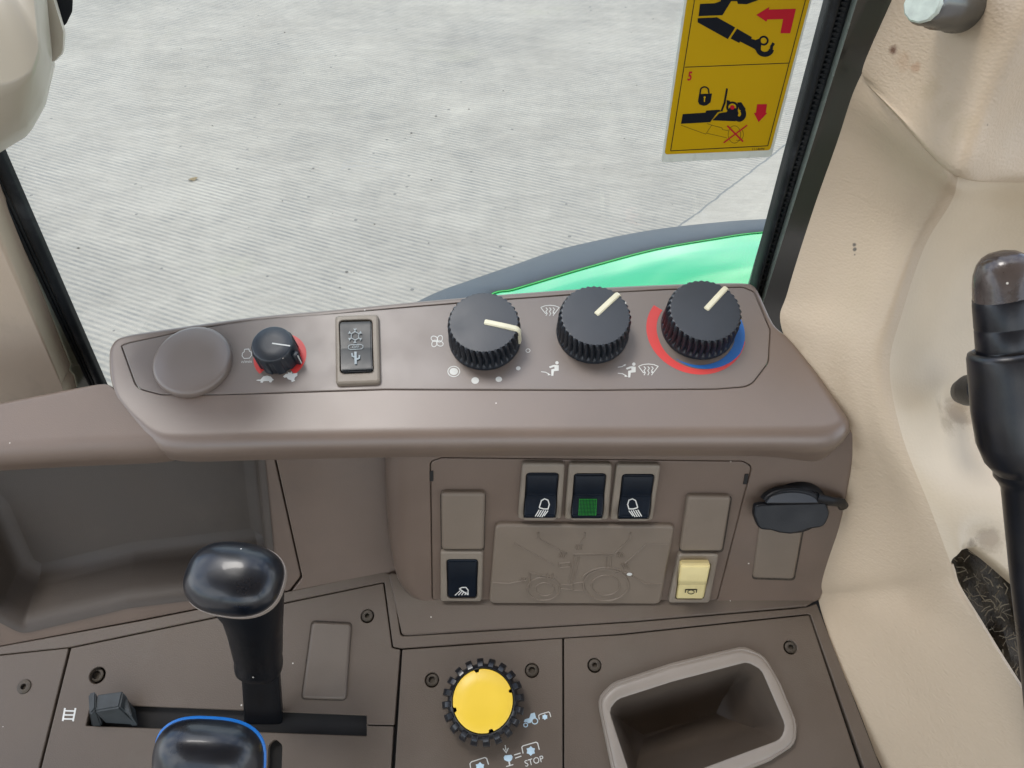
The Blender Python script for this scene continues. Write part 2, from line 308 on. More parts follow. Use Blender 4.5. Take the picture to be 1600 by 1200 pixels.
M = dict(
    lip=mat('satin_taupe_plastic', TAUPE, 0.37, rv=0.02, var=0.05, vscale=25, bump=0.10, bscale=1600, speck=0.04, spec=0.9),
    taupe=mat('taupe_plastic', TAUPE, 0.42, var=0.05, vscale=25, bump=0.25, bscale=1600, speck=0.035, dirt=(0.10, 0.085, 0.07), damt=0.35, dscale=14),
    plate=mat('printed_plate_plastic', (0.165, 0.130, 0.108), 0.40, var=0.04, vscale=30, bump=0.12, bscale=2200, speck=0.03, spec=0.8),
    blank=mat('blank_cover_plastic', (0.180, 0.143, 0.108), 0.48, var=0.04, vscale=50, bump=0.25, bscale=1800),
    deckblank=mat('deck_cover_plastic', (0.125, 0.100, 0.078), 0.48, var=0.05, vscale=50, bump=0.25, bscale=1600),
    dimprint=mat('faded_print', (0.30, 0.34, 0.35), 0.5, var=0.15, vscale=300),
    bezel=mat('bezel_plastic', (0.225, 0.188, 0.146), 0.45, var=0.05, vscale=80, bump=0.2, bscale=1800),
    deck=mat('deck_plastic', (0.102, 0.077, 0.057), 0.5, var=0.07, vscale=22, bump=0.35, bscale=1400, speck=0.04, dirt=(0.13, 0.115, 0.09), damt=0.3, dscale=16),
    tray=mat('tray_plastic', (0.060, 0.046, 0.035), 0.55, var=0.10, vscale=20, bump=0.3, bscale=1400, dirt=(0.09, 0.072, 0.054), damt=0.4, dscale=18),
    binwell=mat('bin_liner_plastic', (0.095, 0.073, 0.055), 0.5, var=0.10, vscale=30, bump=0.3, bscale=1400, dirt=(0.07, 0.055, 0.042), damt=0.5, dscale=20),
    rim=mat('tray_rim_plastic', (0.265, 0.228, 0.192), 0.42, var=0.04, vscale=40, bump=0.15, bscale=1800),
    grime=mat('brown_grime', (0.045, 0.034, 0.024), 0.8, var=0.5, vscale=300),
    under=mat('dark_underlay', (0.012, 0.011, 0.010), 0.8, var=0.2),
    black=mat('black_plastic', (0.005, 0.006, 0.008), 0.38, spec=0.3, var=0.2, vscale=60, bump=0.2, bscale=1800, speck=0.02),
    knob=mat('black_knob_plastic', (0.004, 0.009, 0.016), 0.42, spec=0.7, var=0.15, vscale=60, bump=0.12, bscale=2500, speck=0.05),
    gloss=mat('glossy_black_plastic', (0.004, 0.006, 0.010), 0.33, var=0.2, vscale=30, bump=0.05, bscale=900, speck=0.06, coat=0.25),
    navy=mat('blue_black_switch_plastic', (0.003, 0.007, 0.014), 0.4, spec=0.25, var=0.1, vscale=60, bump=0.08, bscale=2400),
    smoke=mat('smoked_switch_plastic', (0.006, 0.010, 0.013), 0.3, spec=0.35, var=0.1, vscale=60),
    rubber=mat('black_rubber', (0.005, 0.007, 0.009), 0.5, spec=0.3, var=0.25, vscale=30, bump=0.5, bscale=900, dirt=(0.06, 0.065, 0.07), damt=0.5, dscale=40),
    post=mat('black_painted_metal', (0.018, 0.021, 0.020), 0.22, spec=0.9, var=0.2, vscale=12, bump=0.05, bscale=300, dirt=(0.04, 0.042, 0.04), damt=0.5, dscale=9),
    white=mat('white_print', (0.62, 0.62, 0.58), 0.5, var=0.08, vscale=200),
    bluewhite=mat('pale_blue_print', (0.46, 0.60, 0.68), 0.5, var=0.12, vscale=150),
    cream=mat('cream_plastic', (0.70, 0.66, 0.48), 0.35, var=0.04, vscale=90),
    creamsw=mat('cream_switch_plastic', (0.72, 0.61, 0.30), 0.35, var=0.04, vscale=90, dirt=(0.45, 0.36, 0.16), damt=0.3, dscale=60),
    red=mat('red_print', (0.62, 0.045, 0.04), 0.45, var=0.05),
    blue=mat('blue_print', (0.012, 0.13, 0.42), 0.45, var=0.05),
    yellow=mat('yellow_plastic', (0.86, 0.58, 0.05), 0.4, var=0.02, vscale=60),
    green=mat('green_switch_lens', (0.015, 0.16, 0.02), 0.3, var=0.1),
    bluering=mat('blue_plastic', (0.01, 0.19, 0.62), 0.35, var=0.05),
    beige=mat('beige_vinyl', (0.50, 0.400, 0.285), 0.5, var=0.05, vscale=9, bump=0.38, bscale=520, kind='leather', dirt=(0.46, 0.36, 0.25), damt=0.3, dscale=7, bdist=0.0005, stains=STAINS),
    creamhard=mat('cream_moulded_plastic', (0.56, 0.470, 0.345), 0.45, var=0.03, vscale=10, bump=0.25, bscale=520, kind='leather', dirt=(0.46, 0.38, 0.27), damt=0.3, dscale=9, stains=STAINS),
    beige2=mat('beige_hard_plastic', (0.40, 0.36, 0.285), 0.32, var=0.04, vscale=12, bump=0.05, bscale=900),
    beige3=mat('beige_post_trim', (0.48, 0.385, 0.29), 0.5, var=0.05, vscale=14, bump=0.2, bscale=700, dirt=(0.2, 0.16, 0.12), damt=0.3, dscale=25),
    seam=mat('pale_seam_plastic', (0.30, 0.25, 0.21), 0.5, var=0.08),
    glassedge=mat('glass_edge_strip', (0.16, 0.19, 0.165), 0.3, var=0.15, vscale=40),
    decal=mat('yellow_decal', (0.52, 0.325, 0.001), 0.45, spec=0.15, var=0.02, vscale=20),
    backing=mat('clear_white_border', (0.62, 0.66, 0.60), 0.3, var=0.05, vscale=120),
    ink=mat('black_ink', (0.004, 0.006, 0.011), 0.55, spec=0.15, var=0.1),
    inkred=mat('red_ink', (0.45, 0.006, 0.02), 0.5, spec=0.2, var=0.05),
    steel=mat('dirty_steel', (0.075, 0.062, 0.048), 0.6, metal=0.4, var=0.3, vscale=300, dirt=(0.05, 0.04, 0.02), damt=0.8, dscale=180),
    soil=mat('soil', (0.045, 0.036, 0.026), 0.95, var=0.5, vscale=160, bump=0.8, bscale=500, bdist=0.002),
    stone=mat('dark_grit', (0.17, 0.155, 0.14), 0.9, var=0.5, vscale=3),
    leaf=mat('dry_leaf', (0.20, 0.14, 0.07), 0.8, var=0.4, vscale=60),
    straw=mat('dry_straw', (0.17, 0.14, 0.095), 0.8, var=0.4, vscale=90),
    capend=mat('painted_bolt_face', (0.55, 0.62, 0.55), 0.35, var=0.15, vscale=250),
    oldgrip=mat('worn_grip_cap', (0.055, 0.042, 0.036), 0.25, var=0.3, vscale=90, bump=0.3, bscale=500, coat=0.3, speck=0.3),
    lever=mat('black_lever_vinyl', (0.005, 0.006, 0.009), 0.33, var=0.2, vscale=40, bump=0.1, bscale=900, dirt=(0.04, 0.034, 0.025), damt=0.4, dscale=30),
    fgreen=mat('sky_bright_green_paint', (0.018, 0.42, 0.12), 0.12, var=0.03, vscale=5, coat=1.0),  # brighter than the real paint, sky reflection put into the colour
    fline=mat('bright_green_edge', (0.03, 0.40, 0.06), 0.4, var=0.05),
    fblack=mat('grey_black_fender_rubber', (0.055, 0.062, 0.075), 0.5, var=0.1, vscale=9, bump=0.1, bscale=400),
)
# concrete with brushed grooves
gz = Plane((0, 0, 0), (0, 0, 1))
A, B = gz.hit(300, 400), gz.hit(420, 436)
gd = (B - A).normalized(); gn = Vector((-gd.y, gd.x, 0))
period = abs((gz.hit(200, 400) - gz.hit(200, 409.6)).dot(gn)) * 0.72
J0, J1 = gz.hit(1060, 355), gz.hit(1190, 255); jd = (J1 - J0).normalized(); jn = Vector((jd.y, -jd.x, 0))
def concrete():
    m = bpy.data.materials.new('grooved_concrete'); m.use_nodes = True; nt = m.node_tree; N = nt.nodes; l = nt.links.new; b = N['Principled BSDF']
    g = N.new('ShaderNodeNewGeometry')
    def mth(op, a, b_=None, c=None):
        x = N.new('ShaderNodeMath'); x.operation = op
        for i, v in enumerate((a, b_, c)):
            if v is None: continue
            if isinstance(v, (int, float)): x.inputs[i].default_value = v
            else: l(v, x.inputs[i])
        return x.outputs[0]
    def dot(vec):
        x = N.new('ShaderNodeVectorMath'); x.operation = 'DOT_PRODUCT'; l(g.outputs['Position'], x.inputs[0]); x.inputs[1].default_value = vec; return x.outputs['Value']
    def noise(s, d=6, r=0.6, stretch=None):
        x = N.new('ShaderNodeTexNoise'); x.inputs['Scale'].default_value = s; x.inputs['Detail'].default_value = d; x.inputs['Roughness'].default_value = r
        if stretch:
            mp = N.new('ShaderNodeMapping'); mp.inputs['Rotation'].default_value = (0, 0, stretch[0]); mp.inputs['Scale'].default_value = stretch[1]
            l(g.outputs['Position'], mp.inputs['Vector']); l(mp.outputs['Vector'], x.inputs['Vector'])
        else: l(g.outputs['Position'], x.inputs['Vector'])
        return x.outputs['Fac']
    def rng(v, a, b_, c, d):
        x = N.new('ShaderNodeMapRange'); l(v, x.inputs['Value'])
        for i, k in zip(('From Min', 'From Max', 'To Min', 'To Max'), (a, b_, c, d)): x.inputs[i].default_value = k
        return x.outputs['Result']
    wob = mth('MULTIPLY', noise(2.2, 3), period * 0.05)
    ph = mth('MULTIPLY', mth('ADD', dot(gn), wob), 2 * math.pi / period)
    sn = mth('SINE', ph)
    groove = rng(sn, -0.7, 0.8, 0, 1)
    wear = rng(mth('ADD', mth('MULTIPLY', noise(1.3, 4), 0.5), mth('MULTIPLY', noise(7, 8, 0.75), 0.5)), 0.38, 0.64, 1.0, 0.15)
    wear2 = rng(noise(9, 6, 0.7), 0.34, 0.6, 0.55, 1.0)
    jdist = mth('SUBTRACT', dot(jn), J0.dot(jn))
    jside = rng(jdist, -0.02, 0.02, 1, 0.06)
    gm = mth('MULTIPLY', mth('MULTIPLY', groove, wear), mth('MULTIPLY', wear2, jside))
    base = N.new('ShaderNodeValToRGB'); e = base.color_ramp.elements
    e[0].position = 0.28; e[0].color = (0.205, 0.178, 0.151, 1); e[1].position = 0.70; e[1].color = (0.49, 0.430, 0.365, 1)
    ang = math.atan2(gd.y, gd.x)
    pat = mth('ADD', mth('MULTIPLY', noise(0.9, 8, 0.68), 0.45), mth('ADD', mth('MULTIPLY', noise(6, 8, 0.75, (-ang, (0.45, 1.6, 1))), 0.3), mth('MULTIPLY', noise(26, 6, 0.8, (-ang, (0.35, 1.6, 1))), 0.25))); l(pat, base.inputs['Fac'])
    dk = N.new('ShaderNodeMix'); dk.data_type = 'RGBA'; dk.inputs['B'].default_value = (0.13, 0.128, 0.13, 1)
    l(mth('MULTIPLY', gm, 0.72), dk.inputs['Factor']); l(base.outputs['Color'], dk.inputs['A'])
    # pale stony grains and dark grit
    vo = N.new('ShaderNodeTexVoronoi'); vo.inputs['Scale'].default_value = 16; l(g.outputs['Position'], vo.inputs['Vector'])
    sc = N.new('ShaderNodeSeparateColor'); l(vo.outputs['Color'], sc.inputs['Color'])
    spot = mth('MULTIPLY', mth('LESS_THAN', vo.outputs['Distance'], 0.16), mth('LESS_THAN', sc.outputs['Red'], 0.03))
    d2 = N.new('ShaderNodeMix'); d2.data_type = 'RGBA'; d2.inputs['B'].default_value = (0.10, 0.095, 0.09, 1); l(mth('MULTIPLY', spot, 0.7), d2.inputs['Factor']); l(dk.outputs['Result'], d2.inputs['A'])
    st = rng(noise(1.1, 4), 0.62, 0.74, 0, 0.35)
    d3 = N.new('ShaderNodeMix'); d3.data_type = 'RGBA'; d3.inputs['B'].default_value = (0.36, 0.33, 0.24, 1); l(st, d3.inputs['Factor']); l(d2.outputs['Result'], d3.inputs['A'])
    jl = mth('LESS_THAN', mth('ABSOLUTE', mth('ADD', jdist, mth('MULTIPLY', mth('SUBTRACT', noise(9, 4), 0.5), 0.03))), 0.006)
    d4 = N.new('ShaderNodeMix'); d4.data_type = 'RGBA'; d4.inputs['B'].default_value = (0.14, 0.14, 0.14, 1); l(mth('MULTIPLY', jl, 0.8), d4.inputs['Factor']); l(d3.outputs['Result'], d4.inputs['A'])
    l(d4.outputs['Result'], b.inputs['Base Color']); b.inputs['Roughness'].default_value = 0.85
    bp = N.new('ShaderNodeBump'); bp.inputs['Distance'].default_value = 0.006; bp.inputs['Strength'].default_value = 0.8
    hgt = mth('ADD', mth('MULTIPLY', gm, -0.7), mth('MULTIPLY', noise(60, 6, 0.7), 0.8)); l(hgt, bp.inputs['Height']); l(bp.outputs['Normal'], b.inputs['Normal'])
    return m
M['concrete'] = concrete()
def glassmat():
    m = bpy.data.materials.new('window_glass'); m.use_nodes = True; nt = m.node_tree; N = nt.nodes; N.clear(); l = nt.links.new
    t = N.new('ShaderNodeBsdfTransparent'); t.inputs['Color'].default_value = (0.95, 0.985, 0.965, 1); g = N.new('ShaderNodeBsdfGlossy'); g.inputs['Roughness'].default_value = 0.02
    f = N.new('ShaderNodeFresnel'); ge_ = N.new('ShaderNodeNewGeometry'); ir = N.new('ShaderNodeMapRange'); ir.inputs['To Min'].default_value = 1.45; ir.inputs['To Max'].default_value = 1 / 1.45; l(ge_.outputs['Backfacing'], ir.inputs['Value']); l(ir.outputs['Result'], f.inputs['IOR']); mx_ = N.new('ShaderNodeMixShader'); o = N.new('ShaderNodeOutputMaterial')
    df = N.new('ShaderNodeBsdfDiffuse'); df.inputs['Color'].default_value = (0.6, 0.58, 0.54, 1); tc_ = N.new('ShaderNodeTexCoord'); mp_ = N.new('ShaderNodeMapping'); mp_.inputs['Scale'].default_value = (9, 9, 2.5); mp_.inputs['Rotation'].default_value = (0, 0.5, 0)
    nz_ = N.new('ShaderNodeTexNoise'); nz_.inputs['Scale'].default_value = 2; nz_.inputs['Detail'].default_value = 8; nz_.inputs['Roughness'].default_value = 0.7; rg_ = N.new('ShaderNodeMapRange'); rg_.inputs['From Min'].default_value = 0.4; rg_.inputs['From Max'].default_value = 0.8; rg_.inputs['To Max'].default_value = 0.05; m2_ = N.new('ShaderNodeMixShader')
    l(tc_.outputs['Object'], mp_.inputs['Vector']); l(mp_.outputs['Vector'], nz_.inputs['Vector']); l(nz_.outputs['Fac'], rg_.inputs['Value']); l(rg_.outputs['Result'], m2_.inputs['Fac']); l(t.outputs['BSDF'], m2_.inputs[1]); l(df.outputs['BSDF'], m2_.inputs[2])
    l(f.outputs['Fac'], mx_.inputs['Fac']); l(m2_.outputs['Shader'], mx_.inputs[1]); l(g.outputs['BSDF'], mx_.inputs[2]); l(mx_.outputs['Shader'], o.inputs['Surface']); return m
M['glass'] = glassmat()

# ------------------------------------------------------------------ planes of the place
P1 = Plane(dep(760, 560, 0.48), nrm(70))                       # upper control panel
Fp = CAM + Vector((0, 0.318, -0.35))
P2F = Plane(Fp, nrm(15))                                      # switch fascia
P3 = Plane(CAM + Vector((0, 0.2816, -0.4858)), nrm(70))        # lever deck
qa, qb = P3.hit(0, 1009), P3.hit(600, 893)
ed = (qb - qa).normalized(); back = Vector((-ed.y, ed.x, 0)).normalized(); upv = (Vector((0, 0, 1)) + back * 0.40).normalized()
PL = Plane(qa, ed.cross(upv), ed)                             # tray front / left wall
PW = Plane(CAM + Vector((0, 0.435, 0)), (0, -1, 0))            # window plane
PL.n = PL.n if PL.n.y < 0 else -PL.n; PL.v = PL.n.cross(PL.u)

# ------------------------------------------------------------------ ground and far things
bm = bmesh.new(); s = 60
vs = [bm.verts.new((x, y, 0)) for x, y in ((-s, -s), (s, -s), (s, s), (-s, s))]; bm.faces.new(vs)
tag(obj('ground', bm, M['concrete'], None, Matrix(), world=False), kind='structure')

bm = bmesh.new()
for i in range(75):
    px, py = random.uniform(40, 1290), random.uniform(-20, 450); q = gz.hit(px, py); r_ = random.choice((.0025, .003, .003, .004, .005, .007)); t_ = bmesh.new()
    bmesh.ops.create_icosphere(t_, subdivisions=1, radius=r_)
    for v in t_.verts: v.co = Vector((v.co.x * random.uniform(.8, 1.5), v.co.y * random.uniform(.7, 1.2), v.co.z * .7)) + q + Vector((0, 0, r_ * .4))
    me_ = bpy.data.meshes.new('tmp'); t_.to_mesh(me_); t_.free(); bm.from_mesh(me_); bpy.data.meshes.remove(me_)
tag(obj('grit', bm, M['stone'], None), 'loose grit scattered on the concrete yard', 'grit', kind='stuff')
lc = gz.hit(302, 281); bm = bmesh.new(); vs = [bm.verts.new(lc + Vector((x, y, z))) for x, y, z in ((-.028, -.006, .006), (-.012, -.022, .012), (.012, -.018, .004), (.03, .004, .014), (.008, .020, .008), (-.016, .014, .005))]; cv = bm.verts.new(lc + Vector((0, 0, .003)))
for i in range(6): bm.faces.new((vs[i], vs[(i + 1) % 6], cv))
tag(obj('dead_leaf', bm, M['leaf'], None), 'small dry brown leaf lying on the concrete yard', 'leaf')
fe = empty('mudguard', gz.p + Vector((0.25, 0.62, 1.75)), 'shiny green mudguard with a dark rubber edge outside the window', 'mudguard')
oe = [(560, 520), (664, 466), (720, 444), (800, 416), (880, 389), (1000, 364), (1100, 352), (1190, 346), (1340, 344), (1500, 352)]
ge = [(690, 520), (762, 459), (800, 449), (860, 431), (925, 412), (1020, 387), (1110, 371), (1190, 360), (1340, 352), (1500, 358)]
def hz(px, py, z): return Plane(CAM + Vector((0, 0, z)), (0, 0, 1)).hit(px, py)
ro = [hz(x, y, -0.50) for x, y in oe]; rg = [hz(x, y, -0.478) for x, y in ge]
rows = [[p + Vector((0.0, 0.004, -0.05)) for p in ro], [p + Vector((0, 0.004, -0.012)) for p in ro], ro,
        [(a * 0.75 + b * 0.25) + Vector((0, 0, 0.006)) for a, b in zip(ro, rg)], [(a * 0.3 + b * 0.7) + Vector((0, 0, 0.005)) for a, b in zip(ro, rg)], rg, [p + Vector((0, -0.004, -0.006)) for p in rg]]
bm, _ = grid_patch(rows, 5, 3); obj('edge_trim', bm, M['fblack'], fe)
rows = [[p + Vector((0, 0, -0.0015)) for p in rg], [p + Vector((0.0015, -0.006, 0.0015)) for p in rg]]
bm, _ = grid_patch(rows, 5, 2); obj('edge_bead', bm, M['fline'], fe)
rows = [[p + Vector((0.0015, -0.0055, 0.0005)) for p in rg], [p + Vector((0.01, -0.05, 0.012)) for p in rg], [p + Vector((0.02, -0.12, 0.022)) for p in rg], [Vector((p.x + 0.03, min(p.y - 0.2, 0.47), p.z + 0.02)) for p in rg]]
bm, _ = grid_patch(rows, 5, 4); obj('panel', bm, M['fgreen'], fe)

# ------------------------------------------------------------------ window: glass, seals, posts
def strip_pts(l0, l1, ys): # points of a pixel line x(y)
    return [(l0[0] + (l1[0] - l0[0]) * (y - l0[1]) / (l1[1] - l0[1]), y) for y in ys]
def bar_bm(pl, left, right, ys, prof, n=1):
    """a bar running up the window between two pixel lines; prof = [(f across, height above plane)]"""
    a, b = strip_pts(*left, ys), strip_pts(*right, ys); bm = bmesh.new(); rows = []
    for p, q in zip(a, b):
        P, Q = Vector(pl.uv(*p)), Vector(pl.uv(*q)); rows.append([bm.verts.new(pl.at(*(P + (Q - P) * f), h)) for f, h in prof])
    for r0, r1 in zip(rows, rows[1:]): bridge(bm, r0, r1)
    bm.faces.new(rows[0]); bm.faces.new(rows[-1][::-1]); return bm
def arc_prof(f0, f1, h, base, n=8): return [(f0, base)] + [(f0 + (f1 - f0) * (0.5 - 0.5 * math.cos(math.pi * k / n)), h * math.sin(math.pi * k / n)) for k in range(n + 1)] + [(f1, base)]
win = empty('side_window', PW.hit(700, 640), 'large side window looking down on the concrete yard', 'window')
wl = [PW.uv(-160, -160), PW.uv(1420, -160), PW.uv(1200, 640), PW.uv(60, 700)]
gb = plate_bm(Plane(PW.p, PW.n), [Vector(p) for p in wl], -0.004, 0.005, 0.0005, bottom=True); obj('glass', gb, M['glass'], win)
YS = [-200, -100, 0, 100, 200, 300, 400, 500, 620, 720]
SL, SR = ((1293, 0), (1176, 443)), ((1330, 0), (1190, 457))
obj('rubber_seal', bar_bm(PW, SL, SR, YS[:8], arc_prof(0, 0.55, 0.006, -0.006) + arc_prof(0.5, 1.0, 0.004, -0.006)), M['rubber'], win)
# ribbed lip of the right-hand seal
bm = bmesh.new()
for k in range(70):
    y = -60 + k * 8; a = strip_pts(*SL, [y])[0]; b = strip_pts(*SR, [y])[0]
    m = PW.frame(a[0] + (b[0] - a[0]) * 0.72, y, 0.0035, rot=0.05); box_bm(0, 0, 0, 0.004, 0.0014, 0.0016, 0.0003, bm=bm, m=m, seg=1)
obj('seal_rib', bm, M['rubber'], win)['kind'] = 'stuff'
LL, LR = ((0, 309), (139, 603)), ((0, 229), (157, 587))
obj('rubber_seal', bar_bm(PW, LL, LR, [-60, 60, 160, 229, 320, 420, 500, 587, 680, 760], arc_prof(0, 0.22, 0.001, -0.004) + arc_prof(0.25, 0.42, 0.0006, -0.004) + arc_prof(0.45, 1.0, 0.0025, -0.004)), M['rubber'], win)
GL = ((0, 347), (115, 608))
obj('edge_strip', bar_bm(PW, GL, LL, [-60, 60, 200, 309, 420, 520, 603, 700], [(0, -0.01), (0, -0.001), (1, -0.001), (1, -0.01)]), M['glassedge'], win)
post = empty('window_post', PW.hit(1230, 560), 'glossy black window post between the glass and the beige trim', 'post')
PR = ((1402, 0), (1236, 504))
obj('edge_bead', bar_bm(PW, ((1327, 0), (1188, 457)), ((1334, 0), (1193, 457)), YS[:9], arc_prof(0, 1, 0.007, 0.0)), M['glassedge'], post)
obj('post_face', bar_bm(PW, ((1331, 0), (1191, 457)), PR, YS[:9], [(0, -0.03), (0, 0.003), (0.03, 0.0045), (0.72, 0.001), (0.76, -0.004), (1.1, -0.006), (1.1, -0.03)]), M['post'], post)
lt = empty('post_trim', PW.hit(30, 620), 'taupe beige post trim beyond the left window seal', 'trim panel')
pl2 = Plane(PW.p + Vector((0, -0.008, 0)), nrm(0, 2))
plate('trim_face', pl2, [(-260, -100), (-150, -60), (-7, 352), (105, 608), (112, 645), (-300, 725)], M['beige3'], lt, thick=0.02, r=0.002, bev=0.003)

# unseen cab shell around the operator: roof with its liner, floor, low walls, other posts
def cab_box(name, x0, x1, y0, y1, z0, z1, m, bev=0.02):
    bm = box_bm((x0 + x1) / 2, (y0 + y1) / 2, (z0 + z1) / 2, x1 - x0, y1 - y0, z1 - z0, bev); cx = Matrix.Translation(((x0 + x1) / 2, (y0 + y1) / 2, z0))
    return tag(obj(name, bm, m, None, cx), kind='structure')
cab_box('unseen_cab_roof', -0.72, 0.95, -1.15, ROOF_Y, 2.35 + 0.27, 2.35 + 0.40, M['beige3'])  # out of view; added to shade the lower console, edges placed for that
cab_box('unseen_cab_floor', -1.0, 0.95, -1.15, 0.50, 0.95, 1.02, M['rubber'])  # out of view; added to stop ground bounce lighting the cab from below
cab_box('cab_wall', -1.0, 0.95, -1.19, -1.155, 1.03, 1.75, M['beige3'])
for x, y in ((-1.0, -1.12), (0.92, -1.12)): cab_box('cab_post', x - 0.03, x + 0.03, y - 0.03, y + 0.03, 1.76, 2.61, M['post'])

# safety sticker on the glass
PD = Plane(PW.p + Vector((0, 0.0015, 0)), PW.n)
stk = empty('safety_sticker', PD.hit(1120, 245), 'yellow safety sticker with hook pictograms stuck on the window glass', 'sticker')
def zx(x, y): return (1000 + x / 4.284, y / 4.284)
def ext(a, b, y): return (a[0] + (b[0] - a[0]) * (y - a[1]) / (b[1] - a[1]), y)
plate('backing', PD, [ext((1069, 0), (1032.7, 254), -260), (1033, 254.5, 0.002), (1205.4, 245, 0.002), ext((1268.5, 0), (1205.4, 245), -260)], M['backing'], stk, top=0.0004, thick=0.0008, r=0.0005, bev=0.0003)
plate('yellow_face', PD, [ext((1073.5, 0), (1038.5, 241), -258), (1038.3, 241.5, 0.002), (1203.5, 234.8, 0.002), ext((1265.5, 0), (1203.5, 234.8), -258)], M['decal'], stk, top=0.0006, thick=0.0003, r=0.0005, bev=0.0001)
def ribbon(bm, pl, pts, w, h, closed=False):
    """flat stroke of pixel width w along pixel points"""
    n = len(pts); V = [Vector(p) for p in pts]; l, r = [], []
    for i in range(n):
        a = V[i - 1] if (i or closed) else V[i]; c = V[(i + 1) % n] if (i < n - 1 or closed) else V[i]
        d1 = (V[i] - a); d2 = (c - V[i]); d1 = d1.normalized() if d1.length > 1e-6 else d2.normalized(); d2 = d2.normalized() if d2.length > 1e-6 else d1
        nn = Vector((-d1.y - d2.y, d1.x + d2.x)); nn = nn.normalized() if nn.length > 1e-4 else Vector((-d1.y, d1.x))
        k = 1 / max(0.6, nn.dot(Vector((-d1.y, d1.x)))); o = nn * (w / 2 * k)
        l.append(bm.verts.new(pl.hit(*(V[i] + o), h))); r.append(bm.verts.new(pl.hit(*(V[i] - o), h)))
    for i in range(n if closed else n - 1):
        j = (i + 1) % n; bm.faces.new((l[i], l[j], r[j], r[i]))
def poly(bm, pl, pts, h): bm.faces.new([bm.verts.new(pl.hit(*p, h)) for p in pts])
def ell(cx, cy, rx, ry=None, a0=0, a1=360, n=24, rot=0):
    ry = rx if ry is None else ry; c, s = math.cos(R(rot)), math.sin(R(rot)); out = []
    full = abs(a1 - a0) >= 360
    for i in range(n if full else n + 1):
        t = R(a0 + (a1 - a0) * i / n); x, y = rx * math.cos(t), ry * math.sin(t); out.append((cx + x * c - y * s, cy + x * s + y * c))
    return out
def art(name, pl, h, material, parent, mp, strokes=(), fills=()):
    """flat print: strokes (pts, width, closed) and fills, in the coordinates mp maps to pixels"""
    bm = bmesh.new(); k = math.dist(mp(0, 0), mp(1, 0))
    for i, st in enumerate(strokes): ribbon(bm, pl, [mp(*p) for p in st[0]], st[1] * k, h + i * 2e-6, st[2] if len(st) > 2 else False)
    for i, f in enumerate(fills): poly(bm, pl, [mp(*p) for p in f], h + 2e-5 + i * 2e-6)
    o = obj(name, bm, material, parent, recalc=False, sharp=180); return o
def text(name, body, pl, px, py, height_px, material, parent, h=0.00015, rot=0, shear=0, align='CENTER', bold=0.0, sx=1.0):
    cu = bpy.data.curves.new(name, 'FONT'); cu.body = body; cu.align_x = align; cu.align_y = 'CENTER'; cu.offset = bold; cu.resolution_u = 3
    t = bpy.data.objects.new('tmp_text', cu); C.objects.link(t); dg = bpy.context.evaluated_depsgraph_get(); me = bpy.data.meshes.new_from_object(t.evaluated_get(dg)); bpy.data.objects.remove(t)
    sz = height_px * pl.mpp(px, py) / 0.7
    me.transform(Matrix.Diagonal((sz * sx, sz, sz, 1))); me.name = name; me.materials.clear(); me.materials.append(material)
    return mesh_copy(name, me, parent, pl.frame(px, py, h, R(rot)))
H = 0.00075
art('frame_line', PD, H, M['ink'], stk, zx, [([(205 - 0, 1010), (365, 0), (530, -1040)], 5), ([(205, 1010), (855, 976), (1108, 0), (1390, -1090)], 5), ([(300, 450), (1000, 422)], 5)])
art('red_arrow', PD, H, M['inkred'], stk, zx, (), [[(778, 100), (866, 46), (862, 64), (1044, 58), (1006, 223), (940, 223), (958, 128), (852, 131), (846, 146)]])
art('red_arrow', PD, H, M['inkred'], stk, zx, (), [[(784, 698), (850, 697), (842, 756), (852, 757), (794, 818), (762, 756), (776, 756)]])
art('red_cross', PD, H + 0.0001, M['inkred'], stk, zx, [([(560, 956), (718, 838)], 9), ([(584, 842), (690, 948)], 11)])
art('hook_arm', PD, H, M['ink'], stk, zx, [(ell(828, 272, 27, 27, 0, 360, 20), 13, True), (ell(836, 328, 44, 36, 5, 190, 16), 34), ([(878, 334), (882, 308), (896, 288)], 20)],
    [[(402, 26), (500, 22), (540, 8), (545, -60), (760, -60), (790, 2), (715, 28), (655, 26), (650, 8), (610, 8), (552, 102), (392, 108)],
     [(386, 122), (516, 116), (638, 184), (588, 262), (386, 150)], [(772, 268), (806, 256), (812, 300), (806, 345), (770, 335)], [(650, 192), (748, 248), (746, 260), (800, 276), (775, 332), (670, 278), (664, 288), (606, 258)]])
art('hook_arm', PD, H, M['ink'], stk, zx, [(ell(432, 606, 27, 24, 180, 360, 12), 10), ([(405, 606), (401, 634)], 10), ([(459, 606), (463, 634)], 10), ([(583, 592), (566, 690), (545, 745)], 13),
    (ell(618, 718, 34, 32), 14, True), (ell(664, 762, 30, 36, -50, 140, 12), 34)],
    [[(396, 630), (482, 626), (472, 685), (448, 704), (424, 708), (398, 700), (388, 680)],
     [(286, 764), (438, 754), (445, 740), (530, 734), (545, 745), (520, 752), (470, 818), (274, 829)], [(530, 758), (580, 750), (600, 720), (650, 725), (660, 760), (640, 812), (484, 806)],
     [(580, 670), (602, 674), (604, 690), (580, 712)], [(650, 686), (678, 684), (708, 730), (690, 745), (665, 735)]])
art('keyhole', PD, H + 0.00012, M['decal'], stk, zx, [([(432, 655), (431, 682)], 7)], [ell(433, 652, 7)])
art('red_dot', PD, H + 0.00012, M['inkred'], stk, zx, (), [ell(618, 719, 15)])
